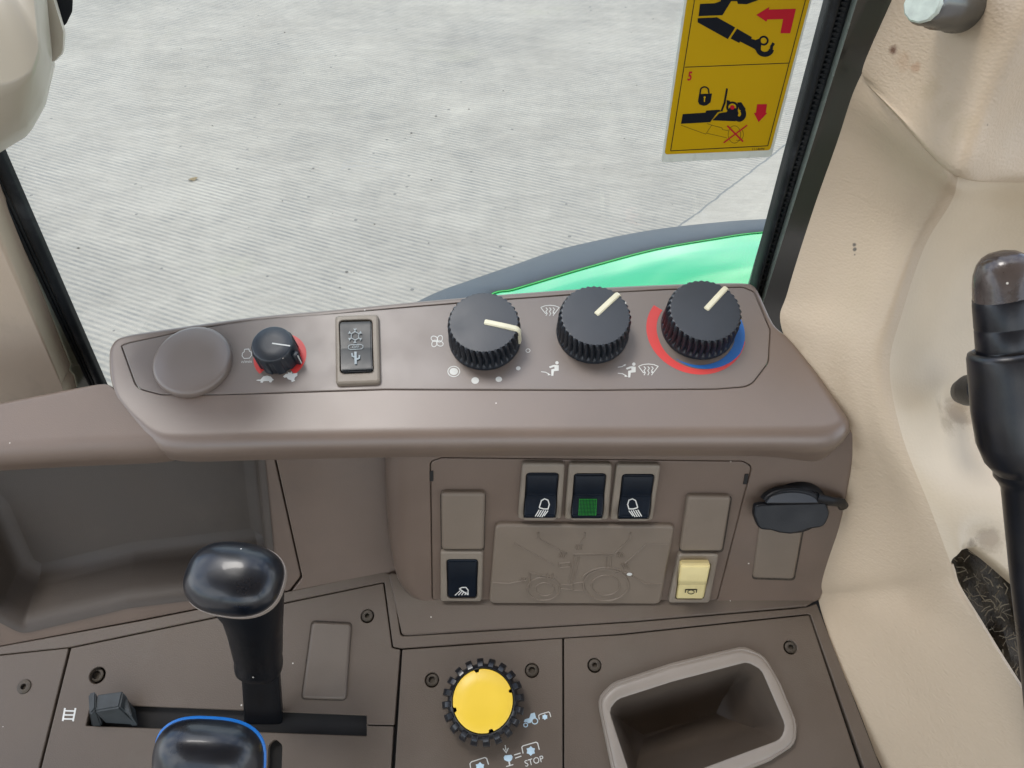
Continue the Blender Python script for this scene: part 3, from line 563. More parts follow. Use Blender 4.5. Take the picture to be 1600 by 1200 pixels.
art('ghost_hook', PD, H, M['ink'], stk, zx, [([(274, 838), (440, 898), (480, 838), (448, 826)], 2.5), ([(448, 892), (580, 922)], 2.5), ([(480, 838), (548, 856), (552, 868), (590, 874)], 2.5), (ell(632, 900, 42, 58), 2.5, True), (ell(660, 900, 32, 42, -60, 120), 2.5)])
text('numeral', '5', PD, 1000 + 334 / 4.284, 513 / 4.284, 13.5, M['inkred'], stk, h=H, bold=0.03, sx=0.72)
text('part_number', '1114694', PD, 1000 + 790 / 4.284, 999 / 4.284, 4.0, M['ink'], stk, h=H, rot=1.5)

# ------------------------------------------------------------------ console body
con = empty('console', P3.hit(760, 1000), 'taupe plastic side console with switch fascia, tray and lever deck', 'console')
PLATE = [(190, 540, .001), (201, 536, .002), (296, 516), (400, 499), (520, 490), (640, 480), (780, 469), (920, 459), (1040, 453), (1160, 449, .003), (1178, 456, .004), (1203, 516, .004), (1200, 566, .012), (1172, 603, .014), (1120, 607), (920, 609), (600, 608), (344, 616), (252, 616, .012), (214, 606, .012)]
plate_loop = round_loop(P2(P1, PLATE), 0.002)
def skirt_loop(pts, r0=0.0, sub=4):
    """(px, py, bevel radius, corner radius, drop) -> dense loop + attributes"""
    loop, rad, drp = [], [], []
    n = len(pts)
    for i in range(n):
        a, b = pts[i], pts[(i + 1) % n]
        for k in range(sub):
            t = k / sub; loop.append((a[0] + (b[0] - a[0]) * t, a[1] + (b[1] - a[1]) * t)); rad.append(a[2] + (b[2] - a[2]) * t); drp.append(a[3] + (b[3] - a[3]) * t)
    return loop, rad, drp
def smooth_closed(vals, it=2):
    for _ in range(it):
        n = len(vals); vals = [(vals[i - 1] + 2 * vals[i] + vals[(i + 1) % n]) / 4 for i in range(n)]
    return vals
def skirt(name, pl, pts, material, parent, top=0.0, holes=(), sub=4, it=2, nb=7, hdepth=0.004):
    loop, rad, drp = skirt_loop(pts, sub=sub); uv = [Vector(pl.uv(x, y, top)) for x, y in loop]
    uv = smooth_closed(uv, it); rad = smooth_closed(rad, 3); drp = smooth_closed(drp, 3)
    if area2(uv) < 0: uv, rad, drp = uv[::-1], rad[::-1], drp[::-1]
    return obj(name, plate_bm(pl, uv, top, drp, holes=holes, grow=rad, nb=nb, hdepth=hdepth, hbev=0.0005), material, parent, sharp=50)
POD = [(178, 580, .004, .020), (176, 545, .003, .020), (184, 532, .003, .02), (205, 526, .003, .02), (300, 512, .003, .03), (400, 498, .003, .03), (520, 488, .003, .03), (640, 476, .003, .03), (780, 464, .003, .03), (920, 454, .003, .03), (1040, 448, .003, .03), (1166, 445, .003, .03), (1178, 450, .003, .03),
       (1203, 510, .003, .03), (1228, 530, .004, .03), (1268, 584, .006, .03), (1304, 640, .007, .03), (1312, 656, .010, .03), (1294, 665, .013, .03), (1220, 666, .0115, .0185), (1000, 667, .0115, .0185), (800, 667, .0115, .0185), (600, 669, .0115, .0185), (400, 673, .0115, .0185), (260, 678, .0115, .0185), (236, 669, .006, .020), (206, 644, .0015, .006), (182, 614, .0015, .006)]
skirt('housing', P1, POD, M['lip'], con, holes=[offset_loop(ccw(plate_loop), 0.0004)])
pa_, pb_, pc_ = P1.hit(176, 606), P1.hit(262, 680), P1.hit(20, 655) - P1.n * 0.007
nl_ = (pa_ - pc_).cross(pb_ - pc_).normalized(); P1L = Plane(pa_ - P1.n * 0.0004, nl_ if nl_.z > 0 else -nl_)
LOW = [(-260, 690, .003, .03), (-100, 655, .003, .03), (0, 635, .003, .03), (108, 613, .003, .03), (165, 600, .001, .03), (178, 610, .0006, .02), (208, 636, .0006, .02), (240, 664, .003, .02), (256, 677, .0115, .022), (200, 680, .012, .022), (100, 684, .012, .022), (0, 690, .012, .022), (-120, 697, .012, .022), (-280, 706, .012, .022)]
skirt('arm_ledge', P1L, LOW, M['taupe'], con)
cp = plate('control_plate', P1, [(p[0], p[1]) + tuple(p[2:]) for p in PLATE], M['plate'], con, top=0.0, thick=0.003, r=0.002, bev=0.0006)

# print on the control plate
HP = 0.00012
def z8(x, y): return (200 + x / 3.636, 460 + y / 3.636)
def z5(x, y): return (640 + x / 5.0, 430 + y / 5.0)
def z3(x, y): return (860 + x / 4.706, 430 + y / 4.706)
art('engine_symbol', P1, HP, M['white'], cp, z8, [([(662, 312), (686, 310), (690, 322), (700, 328), (702, 346), (690, 362), (660, 364), (648, 350), (650, 334), (660, 326), (662, 312)], 4)])
text('speed_lettering', 'n/min', P1, 385.5, 565, 5.2, M['white'], cp, rot=2)
art('tortoise_symbol', P1, HP, M['white'], cp, z8, (), [[(727, 488), (738, 484), (752, 484), (768, 466), (790, 461), (812, 467), (822, 480), (830, 486), (820, 489), (814, 500), (804, 499), (800, 492), (770, 493), (764, 502), (752, 500), (754, 492), (738, 491)]])
art('hare_symbol', P1, HP, M['white'], cp, z8, (), [[(880, 466), (895, 452), (910, 450), (905, 438), (922, 446), (930, 436), (932, 450), (950, 448), (962, 446), (962, 462), (950, 470), (944, 482), (950, 490), (930, 498), (928, 488), (910, 482), (900, 470), (890, 474)]])
def px_arc(pl, cpx, cpy, r0, r1, a0, a1, n=40, taper0=None, taper1=None):
    """ring segment on the plane, radii in metres; tapers give the outer/inner radius at the ends"""
    c = pl.uv(cpx, cpy); bm = bmesh.new(); a, b = [], []
    for i in range(n + 1):
        s = i / n; t = R(a0 + (a1 - a0) * s)
        ri = r0(s) if callable(r0) else r0; rO = r1(s) if callable(r1) else r1
        a.append(bm.verts.new(pl.at(c[0] + ri * math.cos(t), c[1] + ri * math.sin(t), HP))); b.append(bm.verts.new(pl.at(c[0] + rO * math.cos(t), c[1] + rO * math.sin(t), HP)))
    bridge(bm, a, b, closed=False); return bm
k = P1.mpp(437, 556)
obj('red_speed_arc', px_arc(P1, 437.5, 557, 20 * k, 41 * k, -50, 228), M['red'], cp, sharp=180)
k = P1.mpp(1087, 516)
obj('red_heat_arc', px_arc(P1, 1087, 516.5, lambda s: (61 + 14 * max(0, (s - 0.25) / 0.75)) * k, lambda s: 77 * k, 143, 345, 60), M['red'], cp, sharp=180)
HP += 0.0001
bb = px_arc(P1, 1087, 516.5, lambda s: 61 * k, lambda s: (61 + 15 * min(1, s / 0.62)) * k, 233, 385, 60)
HP -= 0.0001
obj('blue_cold_arc', bb, M['blue'], cp, sharp=180)
fanb = []
for a in (45, 135, 225, 315):
    fanb.append((ell(215 + 30 * math.cos(R(a)), 515 + 26 * math.sin(R(a)), 27, 20, rot=a - 22, n=14), 6, True))
art('fan_symbol', P1, HP, M['white'], cp, z5, fanb)
art('fan_speed_dot', P1, HP, M['white'], cp, z5, [(ell(345, 752, 46, 40), 7, True), (ell(925, 589, 16, 14), 5, True)], [ell(345, 752, 33, 28), ell(512, 823, 30, 26), ell(697, 813, 25, 21), ell(849, 727, 18, 16)])
def defrost(mp, cx, cy, s, name='defrost_symbol'):
    q = lambda x, y: (cx + x * s, cy + y * s); st = []
    top = [q(-72, -25), q(-40, -38), q(0, -42), q(40, -38), q(72, -25)]
    st.append((top + [q(36, 22), q(20, 17)], 6)); st.append(([q(-72, -25), q(-36, 22), q(-22, 17)], 6))
    for x in (-28, 0, 28): st.append(([q(x - 4, -24), q(x + 8, -10), q(x - 4, 6), q(x + 6, 22), q(x - 4, 40)], 6))
    return art(name, P1, HP, M['white'], cp, mp, st)
defrost(z5, 1097, 277, 1.0); defrost(z3, 720, 695, 1.0)
def sitter(mp, cx, cy, s, feet=True, face=False, name='seated_person_symbol'):
    q = lambda x, y: (cx + x * s, cy + y * s)
    fl = [ell(*q(48, -44), 13 * s), [q(30, -28), q(62, -24), q(62, 18), q(24, 22), q(20, 58), q(4, 58), q(4, 8), q(30, 2), q(28, -14), q(-6, -2), q(-14, -14), q(18, -26)]]
    st = []
    if feet: st.append(([q(-76, 26), q(-40, 30), q(-8, 48)], 6)); fl.append([q(-20, 36), q(2, 52), q(-24, 54)])
    if face: st.append(([q(-76, -20), q(-40, -26), q(-22, -42)], 6)); fl.append([q(-30, -40), q(-12, -44), q(-22, -26)])
    return art(name, P1, HP, M['white'], cp, mp, st, fl)
sitter(z5, 1103, 728, 1.0); sitter(z3, 568, 696, 0.95, True, True); sitter(z3, 500, 245, 0.95, False)

# ------------------------------------------------------------------ big rotary knobs
def big_knob(px, py, rpx, pang, label, turn):
    m = P1.frame(px, py, 0.0); k = P1.mpp(px, py); Rb = rpx * k; h = 0.0205
    root = empty('rotary_knob', m, label, 'knob', 'heater control knobs'); NR = 36; n = NR * 8
    def rib(base, amp, tw=0.0):
        def f(t):
            s = ((t + tw) * NR / (2 * math.pi)) % 1.0
            return base - amp * (0.5 + 0.5 * math.cos(2 * math.pi * s)) ** 1.6
        return f
    prof = [(Rb * 1.0, 0.0005), (Rb * 1.0, 0.0022), (Rb * 0.985, 0.003), (rib(Rb * 0.985, 0.0008), 0.0036), (rib(Rb * 0.985, 0.0026), 0.0055), (rib(Rb * 0.985, 0.0028, .02), 0.0125), (rib(Rb * 0.98, 0.0026, .05), 0.0165), (rib(Rb * 0.965, 0.0022, .08), 0.0188), (rib(Rb * 0.935, 0.0012, .09), 0.0201), (rib(Rb * 0.915, 0.0005, .09), h), (Rb * 0.87, h), (Rb * 0.85, h + .00002), (Rb * 0.5, h + 0.0002), (Rb * 0.06, h + 0.0003)]
    obj('knob_body', lathe_bm(prof, n), M['knob'], root, m, world=False, sharp=46)
    # bent cream pointer lying over the face and down the side
    bm = bmesh.new(); a = R(pang); d = Vector((math.cos(a), math.sin(a), 0)); s_ = Vector((-d.y, d.x, 0)); w = 0.0020
    path = [(0.02, h - .0002, h + .0011), (0.5, h - .0002, h + .0013), (0.86, h - .0002, h + .0012), (0.955, h - .0015, h + .0002), (1.01, h - .006, h - .002), (1.03, .006, .0055)]
    inner = [(0.02, h), (0.5, h), (0.84, h), (0.91, h - .002), (0.95, h - .006), (0.97, .006)]
    rows = []
    for (f, _, zt), (fi, zi) in zip(path, inner):
        rows.append([bm.verts.new(d * (fi * Rb) + s_ * w + Vector((0, 0, zi - .0006))), bm.verts.new(d * (f * Rb) + s_ * w * .8 + Vector((0, 0, zt))), bm.verts.new(d * (f * Rb) - s_ * w * .8 + Vector((0, 0, zt))), bm.verts.new(d * (fi * Rb) - s_ * w + Vector((0, 0, zi - .0006)))])
    for r0, r1 in zip(rows, rows[1:]): bridge(bm, r0, r1)
    bm.faces.new(rows[0][::-1]); bm.faces.new(rows[-1]); bmesh.ops.recalc_face_normals(bm, faces=bm.faces)
    bmesh.ops.bevel(bm, geom=[e for e in bm.edges if e.calc_face_angle(0) > R(45)], offset=0.0004, segments=2, affect='EDGES')
    obj('pointer', bm, M['cream'], root, m, world=False, sharp=60)
    return root
big_knob(757.5, 529, 56.5, -14, 'large ribbed black knob with pointer to the right, beside the fan symbol', 0)
big_knob(925.5, 519, 56.5, 46, 'large ribbed black knob between the two windscreen defrost symbols', 1)
big_knob(1090.5, 511.5, 58, 48, 'large ribbed black knob inside the red and blue temperature ring', 2)

# small throttle knob
m = P1.frame(436, 557); k = P1.mpp(436, 557); Rk = 30.5 * k
root = empty('speed_knob', m, 'small black fluted knob over the red arc between tortoise and hare', 'knob')
def flute(b):
    def f(t):
        s = (t * 10 / (2 * math.pi)) % 1.0; return b - (0.0008 if 0.30 < s < 0.70 else 0.0)
    return f
obj('knob_body', lathe_bm([(Rk * 1.0, 0.0006), (flute(Rk * 1.10), 0.0012), (flute(Rk * 1.08), 0.0135), (Rk * 1.02, 0.0152), (Rk * 0.99, 0.0162), (Rk * 0.93, 0.0168), (Rk * 0.4, 0.0168)], 120), M['knob'], root, m, world=False)
obj('pointer_fin', box_bm(Rk * 1.12, 0, 0.0062, 0.0040, 0.0038, 0.0112, 0.0006), M['knob'], root, m @ Matrix.Rotation(R(-18), 4, 'Z'), world=False)
obj('white_line', box_bm(Rk * 0.50, 0, 0.01695, Rk * 0.92, 0.0008, 0.0003), M['white'], root, m @ Matrix.Rotation(R(-9), 4, 'Z'), world=False)
obj('fin_line', box_bm(Rk * 1.12 + 0.0021, -0.0003, 0.0058, 0.0003, 0.0008, 0.0100), M['white'], root, m @ Matrix.Rotation(R(-18), 4, 'Z'), world=False)
# round blanking cap
m = P1.frame(303, 567); k = P1.mpp(303, 567); Rc = 60.5 * k
tag(obj('blank_disc', lathe_bm([(Rc, 0.0002), (Rc, 0.0022), (Rc * 0.985, 0.0036), (Rc * 0.95, 0.0047), (Rc * 0.88, 0.0053), (Rc * 0.5, 0.0056), (Rc * 0.05, 0.0057)], 64), M['plate'], None, m, world=False),
    'large round taupe blanking cap at the left end of the control plate', 'cap')

# ------------------------------------------------------------------ rocker switches
def rocker_bm(pl, q, prof, h0, bev=0.0008):
    """q: px quad (tl, tr, br, bl); prof: [(f down the face, height)]"""
    tl, tr, br, bl = [Vector(p) for p in q]; bm = bmesh.new(); rows = []
    for f, h in prof:
        a = Vector(pl.uv(*(tl + (bl - tl) * f), h)); b = Vector(pl.uv(*(tr + (br - tr) * f), h))
        rows.append([bm.verts.new(pl.at(*a, h)), bm.verts.new(pl.at(*b, h))])
    lo = [bm.verts.new(pl.at(*pl.uv(*p, 0.0045), -0.003)) for p in (tl, tr, br, bl)]
    for r0, r1 in zip(rows, rows[1:]): bm.faces.new((r0[0], r0[1], r1[1], r1[0]))
    bm.faces.new((rows[0][0], rows[0][1], lo[1], lo[0])); bm.faces.new((rows[-1][0], rows[-1][1], lo[2], lo[3]))
    bm.faces.new([r[0] for r in rows] + [lo[3], lo[0]]); bm.faces.new([r[1] for r in rows] + [lo[2], lo[1]])
    bmesh.ops.recalc_face_normals(bm, faces=bm.faces)
    es = [e for e in bm.edges if len(e.link_faces) == 2 and e.calc_face_angle(0) > R(25)]
    bmesh.ops.bevel(bm, geom=es, offset=bev, segments=2, affect='EDGES'); return bm
def shrink(q, f):
    c = Vector((sum(p[0] for p in q) / 4, sum(p[1] for p in q) / 4)); return [tuple(c + (Vector(p) - c) * f) for p in q]
def switch(pl, bz, rk, prof, label, group, rmat, top=0.0035, r=0.0028, hole=None):
    root = empty('rocker_switch', pl.hit((bz[2][0] + bz[3][0]) / 2, (bz[2][1] + bz[3][1]) / 2), label, 'switch', group)
    plate('bezel', pl, bz, M['bezel'], root, top=top, thick=0.0045, r=r, bev=0.0016, holes=[shrink(hole or rk, 1.06)], hdepth=0.0034, nb=4)
    plate('socket', pl, shrink(hole or rk, 1.05), M['under'], root, top=0.0006, thick=0.001, bev=0.0001)
    rb = obj('rocker', rocker_bm(pl, rk, prof, top), rmat, root, sharp=35)
    return root, rb
# air conditioning switch on the control plate
sw, rb = switch(P1, [(523, 492), (591, 490), (594, 597), (524, 600)], [(531, 502.5), (580, 501), (582, 579), (533, 581)], [(0, .0047), (.08, .0050), (.5, .0036), (.55, .0036), (.92, .0062), (1, .0058)],
    'glossy black switch in a taupe frame with snowflake and cactus symbols', None, M['smoke'])
def za(x, y): return (520 + x / 9.225, 480 + y / 9.225)
fl = []
PA1 = Plane(P1.at(*P1.uv(556, 525, .0048), .0046), (P1.n + P1.v * -0.11).normalized()); PA2 = Plane(P1.at(*P1.uv(556, 560, .005), .0052), (P1.n + P1.v * 0.16).normalized())
hexp = [(320 + 62 * math.cos(R(30 + 60 * i)), 412 + 62 * math.sin(R(30 + 60 * i))) for i in range(6)]
st = [(hexp, 11, True)]
for i in range(6):
    a = R(30 + 60 * i); b = (320 + 62 * math.cos(a), 412 + 62 * math.sin(a)); e = (320 + 105 * math.cos(a), 412 + 105 * math.sin(a)); st.append(([b, e], 11))
    for s_ in (-40, 40): st.append(([(320 + 80 * math.cos(a), 412 + 80 * math.sin(a)), (320 + 80 * math.cos(a) + 30 * math.cos(a + R(s_)), 412 + 80 * math.sin(a) + 30 * math.sin(a + R(s_)))], 10))
art('snowflake_symbol', PA1, 0.0006, M['dimprint'], rb, za, st)
art('off_outline', PA1, 0.0007, M['dimprint'], rb, za, [([(260, 540), (400, 535), (432, 550), (436, 580), (415, 600), (260, 612), (228, 600), (222, 570), (236, 548)], 9, True)])
text('off_lettering', 'OFF', PA1, 520 + 330 / 9.225, 480 + 574 / 9.225, 4.4, M['dimprint'], rb, h=0.0008, rot=2)
art('cactus_symbol', PA2, 0.0007, M['dimprint'], rb, za, [([(326, 640), (330, 820)], 34), ([(274, 660), (282, 705), (322, 722)], 20), ([(384, 690), (380, 735), (332, 755)], 22)])

# ------------------------------------------------------------------ switch fascia
SWP = [(673, 722, .004), (690, 716, .004), (1160, 721.5, .005), (1174, 729, .005), (1120, 938, .002), (676, 937, .002)]
swl = round_loop(P2(P2F, SWP), 0.003)
FA = [(640, 660, .016, .03), (900, 655, .003, .03), (1200, 655, .003, .03), (1330, 672, .002, .03), (1331, 706, .003, .03), (1308, 830, .002, .03), (1281, 943, .002, .03), (1200, 946, .003, .03), (900, 946, .003, .03), (700, 945, .004, .03), (662, 940, .008, .03), (646, 915, .014, .03), (642, 850, .018, .03), (640, 750, .018, .03)]
skirt('fascia', P2F, FA, M['taupe'], con, holes=[offset_loop(ccw(swl), 0.0005)], it=1)
plate('fascia_backing', P2F, [(650, 690), (1200, 690), (1150, 944), (660, 944)], M['under'], con, top=-0.0046, thick=0.002, r=0, bev=0.0001)
swp = plate('switch_plate', P2F, SWP, M['taupe'], con, top=-0.0004, thick=0.004, r=0.003, bev=0.0006)
for q in ([(671.5, 736), (677, 736), (677, 752), (671.5, 752)], [(1164, 741), (1170, 741), (1167, 757), (1161, 757)]):
    plate('clip_slot', P2F, q, M['under'], swp, top=0.0001, thick=0.001, r=0.0002, bev=0.0001)
zp = lambda x, y: (650 + x / 2.909, 700 + y / 2.909)
ip = plate('instruction_plate', P2F, [(774, 820), (1055, 822), (1032, 945), (764, 944)], M['blank'], con, top=0.0034, thick=0.0045, r=0.0048, bev=0.0018, nb=5)
# embossed tractor picture: raised beads
bm = bmesh.new()
def bead(pts, w=3.4, closed=False):
    p = [P2F.hit(*zp(*q), 0.0035) for q in pts]
    if closed: p.append(p[0])
    tube_bm(p, w / 2 / 2.909 * 0.00042 * 2.2, 6, bm, nref=P2F.n)
for q in [[(445, 434), (628, 532)], [(556, 385), (556, 412), (680, 478)], [(768, 385), (764, 408), (748, 432)], [(976, 385), (970, 415), (905, 478)], [(1150, 437), (1044, 439), (950, 525)], [(1116, 617), (1044, 617), (985, 582)], [(345, 612), (420, 616), (505, 600)],
          [(712, 482), (915, 480)], [(716, 490), (900, 488)], [(722, 490), (695, 610)], [(742, 490), (714, 610)], [(862, 490), (864, 548)], [(884, 490), (886, 545)], [(516, 566), (520, 632)], [(516, 566), (640, 590)], [(560, 572), (566, 596)], [(596, 570), (600, 596)], [(622, 572), (620, 596)], [(650, 524), (700, 520), (700, 540), (652, 544), (650, 524)],
          [(712, 615), (760, 610), (762, 645), (712, 648), (712, 615)], [(660, 620), (712, 622)], [(655, 640), (712, 642)], ell(948, 575, 40, 10, 180, 350)]: bead(q)
bead(ell(580, 640, 74, 52, n=36), 4, True); bead(ell(585, 642, 42, 30, n=28), 3.4, True); bead(ell(864, 622, 102, 72, n=44), 4.4, True); bead(ell(862, 624, 64, 45, n=34), 3.4, True); bead(ell(864, 610, 114, 66, 200, 335), 4)
for cx, cy, s_ in ((672, 486, -1), (742, 450, 0), (925, 485, 1), (945, 535, 1), (490, 600, -1)):
    for i in range(4): bead([(cx - 14 + i * 9, cy - 10), (cx - 14 + i * 9 + s_ * 10, cy + 12)], 2.6)
obj('embossed_tractor', bm, M['blank'], ip)
art('lamp_dot', P2F, 0.0041, M['white'], ip, zp, (), [ell(970, 574, 12, 7)])
WP = [(0, .0040), (.05, .0046), (.46, .0024), (.93, .0092), (1, .0086)]
def wl_switch(bz, rk, label): return switch(P2F, bz, rk, WP, label, 'work light switches', M['navy'])
def face_plane(rk, f0, f1, h0, h1, top=0.0035):
    tl, tr, br, bl = [Vector(p) for p in rk]
    m_ = lambda f: (tl + tr) / 2 + ((bl + br) / 2 - (tl + tr) / 2) * f
    a = P2F.uv(*m_(f0), h0); b = P2F.uv(*m_(f1), h1)
    A_, B_ = P2F.at(*a, h0), P2F.at(*b, h1); d = (A_ - B_).normalized(); return Plane((A_ + B_) / 2, P2F.u.cross(d))
def lamp(pl, rb, cx, cy, s, flip):
    f = -1 if flip else 1; q = lambda x, y: (cx + f * x * s, cy + y * s)
    st = [([q(-16, 6), q(-6, -26), q(8, -34), q(24, -28), q(30, -8), q(24, 12), q(4, 12), q(-16, 6)], 5)]
    for i in range(5): st.append(([q(-16 + i * 10, 16 + i * 1), q(-34 + i * 10, 46 + i * 1.0 - (6 if i == 4 else 0))], 4.5))
    art('lamp_symbol', pl, 0.00035, M['white'], rb, zp, st)
rk = [(823.5, 741), (872, 741), (867, 810), (819, 810)]
sw, rb = wl_switch([(816, 724), (883, 725), (877, 812), (809, 812)], rk, 'black switch with a lamp shining left, left of the green-lit switch')
lamp(face_plane(rk, .46, .93, .0024, .0092), rb, 576, 265, 1.0, False)
rk = [(898.5, 742), (946, 742), (940.5, 810), (893, 810)]
sw, rb = wl_switch([(889, 725), (957, 726), (951, 813), (882, 813)], rk, 'black switch with a green lit square, middle of the three at the top')
pf = face_plane(rk, .46, .93, .0024, .0092)
zg = lambda x, y: (650 + x / 2.909, 700 + y / 2.909)
gl = plate('green_lens', pf, [zg(742, 232), zg(822, 232), zg(819, 306), zg(738, 306)], mat('green_indicator', (0.006, 0.15, 0.012), 0.35, var=0.05, emit=(0.0, 0.30, 0.012, 0.14)), sw, top=0.0004, thick=0.001, r=0.0003, bev=0.0001)
st = []
for i in range(1, 12): st.append(([(742 + i * 6.7, 233), (738 + i * 6.7, 306)], 2.4)); st.append(([(741 - i * .33, 232 + i * 6.2), (821 - i * .3, 232 + i * 6.2)], 2.4))
art('lens_grid', pf, 0.00055, M['navy'], gl, zg, st)
rk = [(973.5, 743), (1021.5, 743), (1013, 811), (966, 811)]
sw, rb = wl_switch([(964, 726), (1033, 727), (1020, 814), (953, 814)], rk, 'black switch with a lamp shining right, right of the green-lit switch')
lamp(face_plane(rk, .46, .93, .0024, .0092), rb, 992, 265, 1.0, True)
rk = [(699, 876), (745.5, 876), (744, 934), (700, 934)]
sw, rb = switch(P2F, [(688, 862), (755, 862), (753, 941), (688, 941)], rk, [(0, .0050), (.06, .0055), (.5, .0034), (.95, .0040), (1, .0036)], 'black switch with a slanting lamp symbol at lower left of the fascia', 'work light switches', M['navy'])
pf = face_plane(rk, .5, .95, .0034, .0040); q = lambda x, y: (215 + x, 648 + y)
art('lamp_symbol', pf, 0.0003, M['white'], rb, zp, [([q(-18, -8), q(-6, -14), q(12, -14), q(22, -2), q(20, 18), q(-4, 2), q(-18, -8)], 5)] + [([q(-14 + i * 9, 0 + i * 2), q(-38 + i * 15, 22 - i * 0.5)], 4.5) for i in range(5)])
# cream switch
rk = [(1064, 881), (1110, 881), (1099, 936), (1056, 936)]
sw, rb = switch(P2F, [(1061, 866), (1124, 866), (1109, 943), (1044, 943)], rk, [(0, .0105), (.07, .0122), (.46, .0136), (.555, .0128), (.60, .0026), (.95, .0030), (1, .0026)], 'cream yellow switch with a power take-off symbol at lower right of the fascia', None, M['creamsw'])
pf = face_plane(rk, .60, .95, .0026, .0030); q = lambda x, y: (1250 + x, 652 + y)
art('take_off_symbol', pf, 0.0004, M['ink'], rb, zp, [([q(-26, 6), q(-24, -8), q(26, -8), q(24, 6)], 4), (ell(1250, 655, 15, 9, n=12), 3, True)])
# blanking covers on the fascia
def blank(pl, q, label, top=0.0038, m='blank'): 
    root = plate('blanking_cover', pl, q, M[m], None, top=top, thick=top + 0.001, r=0.003, bev=0.0019, nb=5); tag(root, label, 'cover', 'rectangular blanking covers')
    plate('joint', pl, shrink(q, 1.035), M['grime'], root, top=0.0002, thick=0.001, r=0.003, bev=0.0001); return root
blank(P2F, [(689, 771), (758, 771), (756, 860), (690, 860)], 'blank taupe cover above the lower left black switch')
blank(P2F, [(1075, 776), (1143, 777), (1129, 862), (1062, 862)], 'blank taupe cover above the cream yellow switch')
blank(P2F, [(1187, 822), (1256, 824), (1241, 906), (1176, 904)], 'blank taupe cover below the black socket cap', 0.0018)
# power socket with hinged rubber cap
sr = empty('power_socket', P2F.hit(1243, 830), 'power socket under a black rubber cap near the right end of the fascia', 'socket')
ms = P2F.frame(1243, 790); ks = P2F.mpp(1243, 790)
obj('socket_ring', lathe_bm([(46 * ks, 0.0), (46 * ks, 0.004), (43 * ks, 0.006), (36 * ks, 0.006), (34 * ks, 0.003)], 48), M['black'], sr, ms, world=False)
PC = Plane(P2F.at(*P2F.uv(1240, 800, 0.011), 0.011), nrm(30))
cap = plate('cap_flap', PC, [(1180, 789, .003), (1210, 787), (1290, 785, .003), (1298, 803, .008), (1288, 824, .006), (1265, 827), (1252, 832), (1235, 835), (1218, 833), (1205, 829), (1186, 828, .006), (1178, 806, .008)], M['black'], sr, top=0.0, thick=0.0045, r=0.002, bev=0.0012, bottom=True)
pc2 = Plane(P2F.at(*P2F.uv(1240, 780, 0.009), 0.009), nrm(38))
plate('cap_dome', pc2, ell(1240, 789, 50, 28, 180, 360, 20), M['black'], sr, top=0.0, thick=0.006, r=0, bev=0.002, bottom=True)
plate('cap_insert', pc2, ell(1238, 786, 40, 17, 180, 360, 20), M['gloss'], sr, top=0.0007, thick=0.001, r=0, bev=0.0004)
obj('hinge_tab', tube_bm([P2F.hit(1276, 778, .008), P2F.hit(1296, 783, .008), P2F.hit(1314, 785, .005), P2F.hit(1318, 792, .002)], 0.0034, 10, flat=0.6, nref=P2F.n), M['black'], sr)

# ------------------------------------------------------------------ left wall and open tray
TI = [(-330, 702), (404, 680), (408, 700), (428, 905, .010), (404, 920, .006), (200, 945), (36, 985, .010), (-12, 960, .012), (-60, 860), (-330, 830)]
TO = [(-420, 690), (424, 668), (428, 712), (470, 900, .006), (452, 923, .004), (225, 968), (0, 1010), (-160, 1045)]
obj('left_wall', plate_bm(PL, round_loop(P2(PL, [(428, 668), (600, 668), (660, 900), (640, 950), (606, 896), (440, 929), (225, 974), (0, 1017), (-200, 1060), (-210, 1046), (0, 1014), (225, 972), (454, 926, .004), (473, 901, .006), (431, 712)]), 0.001), 0.0015, 0.006, 0.0006), M['taupe'], con)
plate('joint_backing', PL, [(412, 668), (445, 668), (486, 898), (466, 938), (225, 984), (0, 1026), (0, 1000), (225, 958), (446, 912), (452, 900)], M['grime'], con, top=-0.004, thick=0.002, r=0, bev=0.0001)
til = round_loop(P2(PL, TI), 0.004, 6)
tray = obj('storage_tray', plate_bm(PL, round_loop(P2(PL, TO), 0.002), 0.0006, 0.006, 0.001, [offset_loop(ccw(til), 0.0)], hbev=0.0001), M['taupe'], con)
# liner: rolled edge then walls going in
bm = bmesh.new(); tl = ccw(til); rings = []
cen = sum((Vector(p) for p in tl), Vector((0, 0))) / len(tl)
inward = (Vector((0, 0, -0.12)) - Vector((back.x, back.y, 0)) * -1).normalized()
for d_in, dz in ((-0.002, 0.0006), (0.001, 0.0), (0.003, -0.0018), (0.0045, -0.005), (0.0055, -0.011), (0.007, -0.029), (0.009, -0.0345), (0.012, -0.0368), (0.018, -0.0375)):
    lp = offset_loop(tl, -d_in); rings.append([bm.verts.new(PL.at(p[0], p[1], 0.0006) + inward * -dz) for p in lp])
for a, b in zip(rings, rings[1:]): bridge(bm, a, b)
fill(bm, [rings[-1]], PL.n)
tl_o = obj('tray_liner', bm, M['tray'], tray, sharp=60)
pf_ = Plane(PL.at(*PL.uv(147, 930)) + inward * 0.02, (0, -0.1, 1))
bmh = lathe_bm([(0.0022, 0.0006), (0.0008, 0.0006)], 12); 

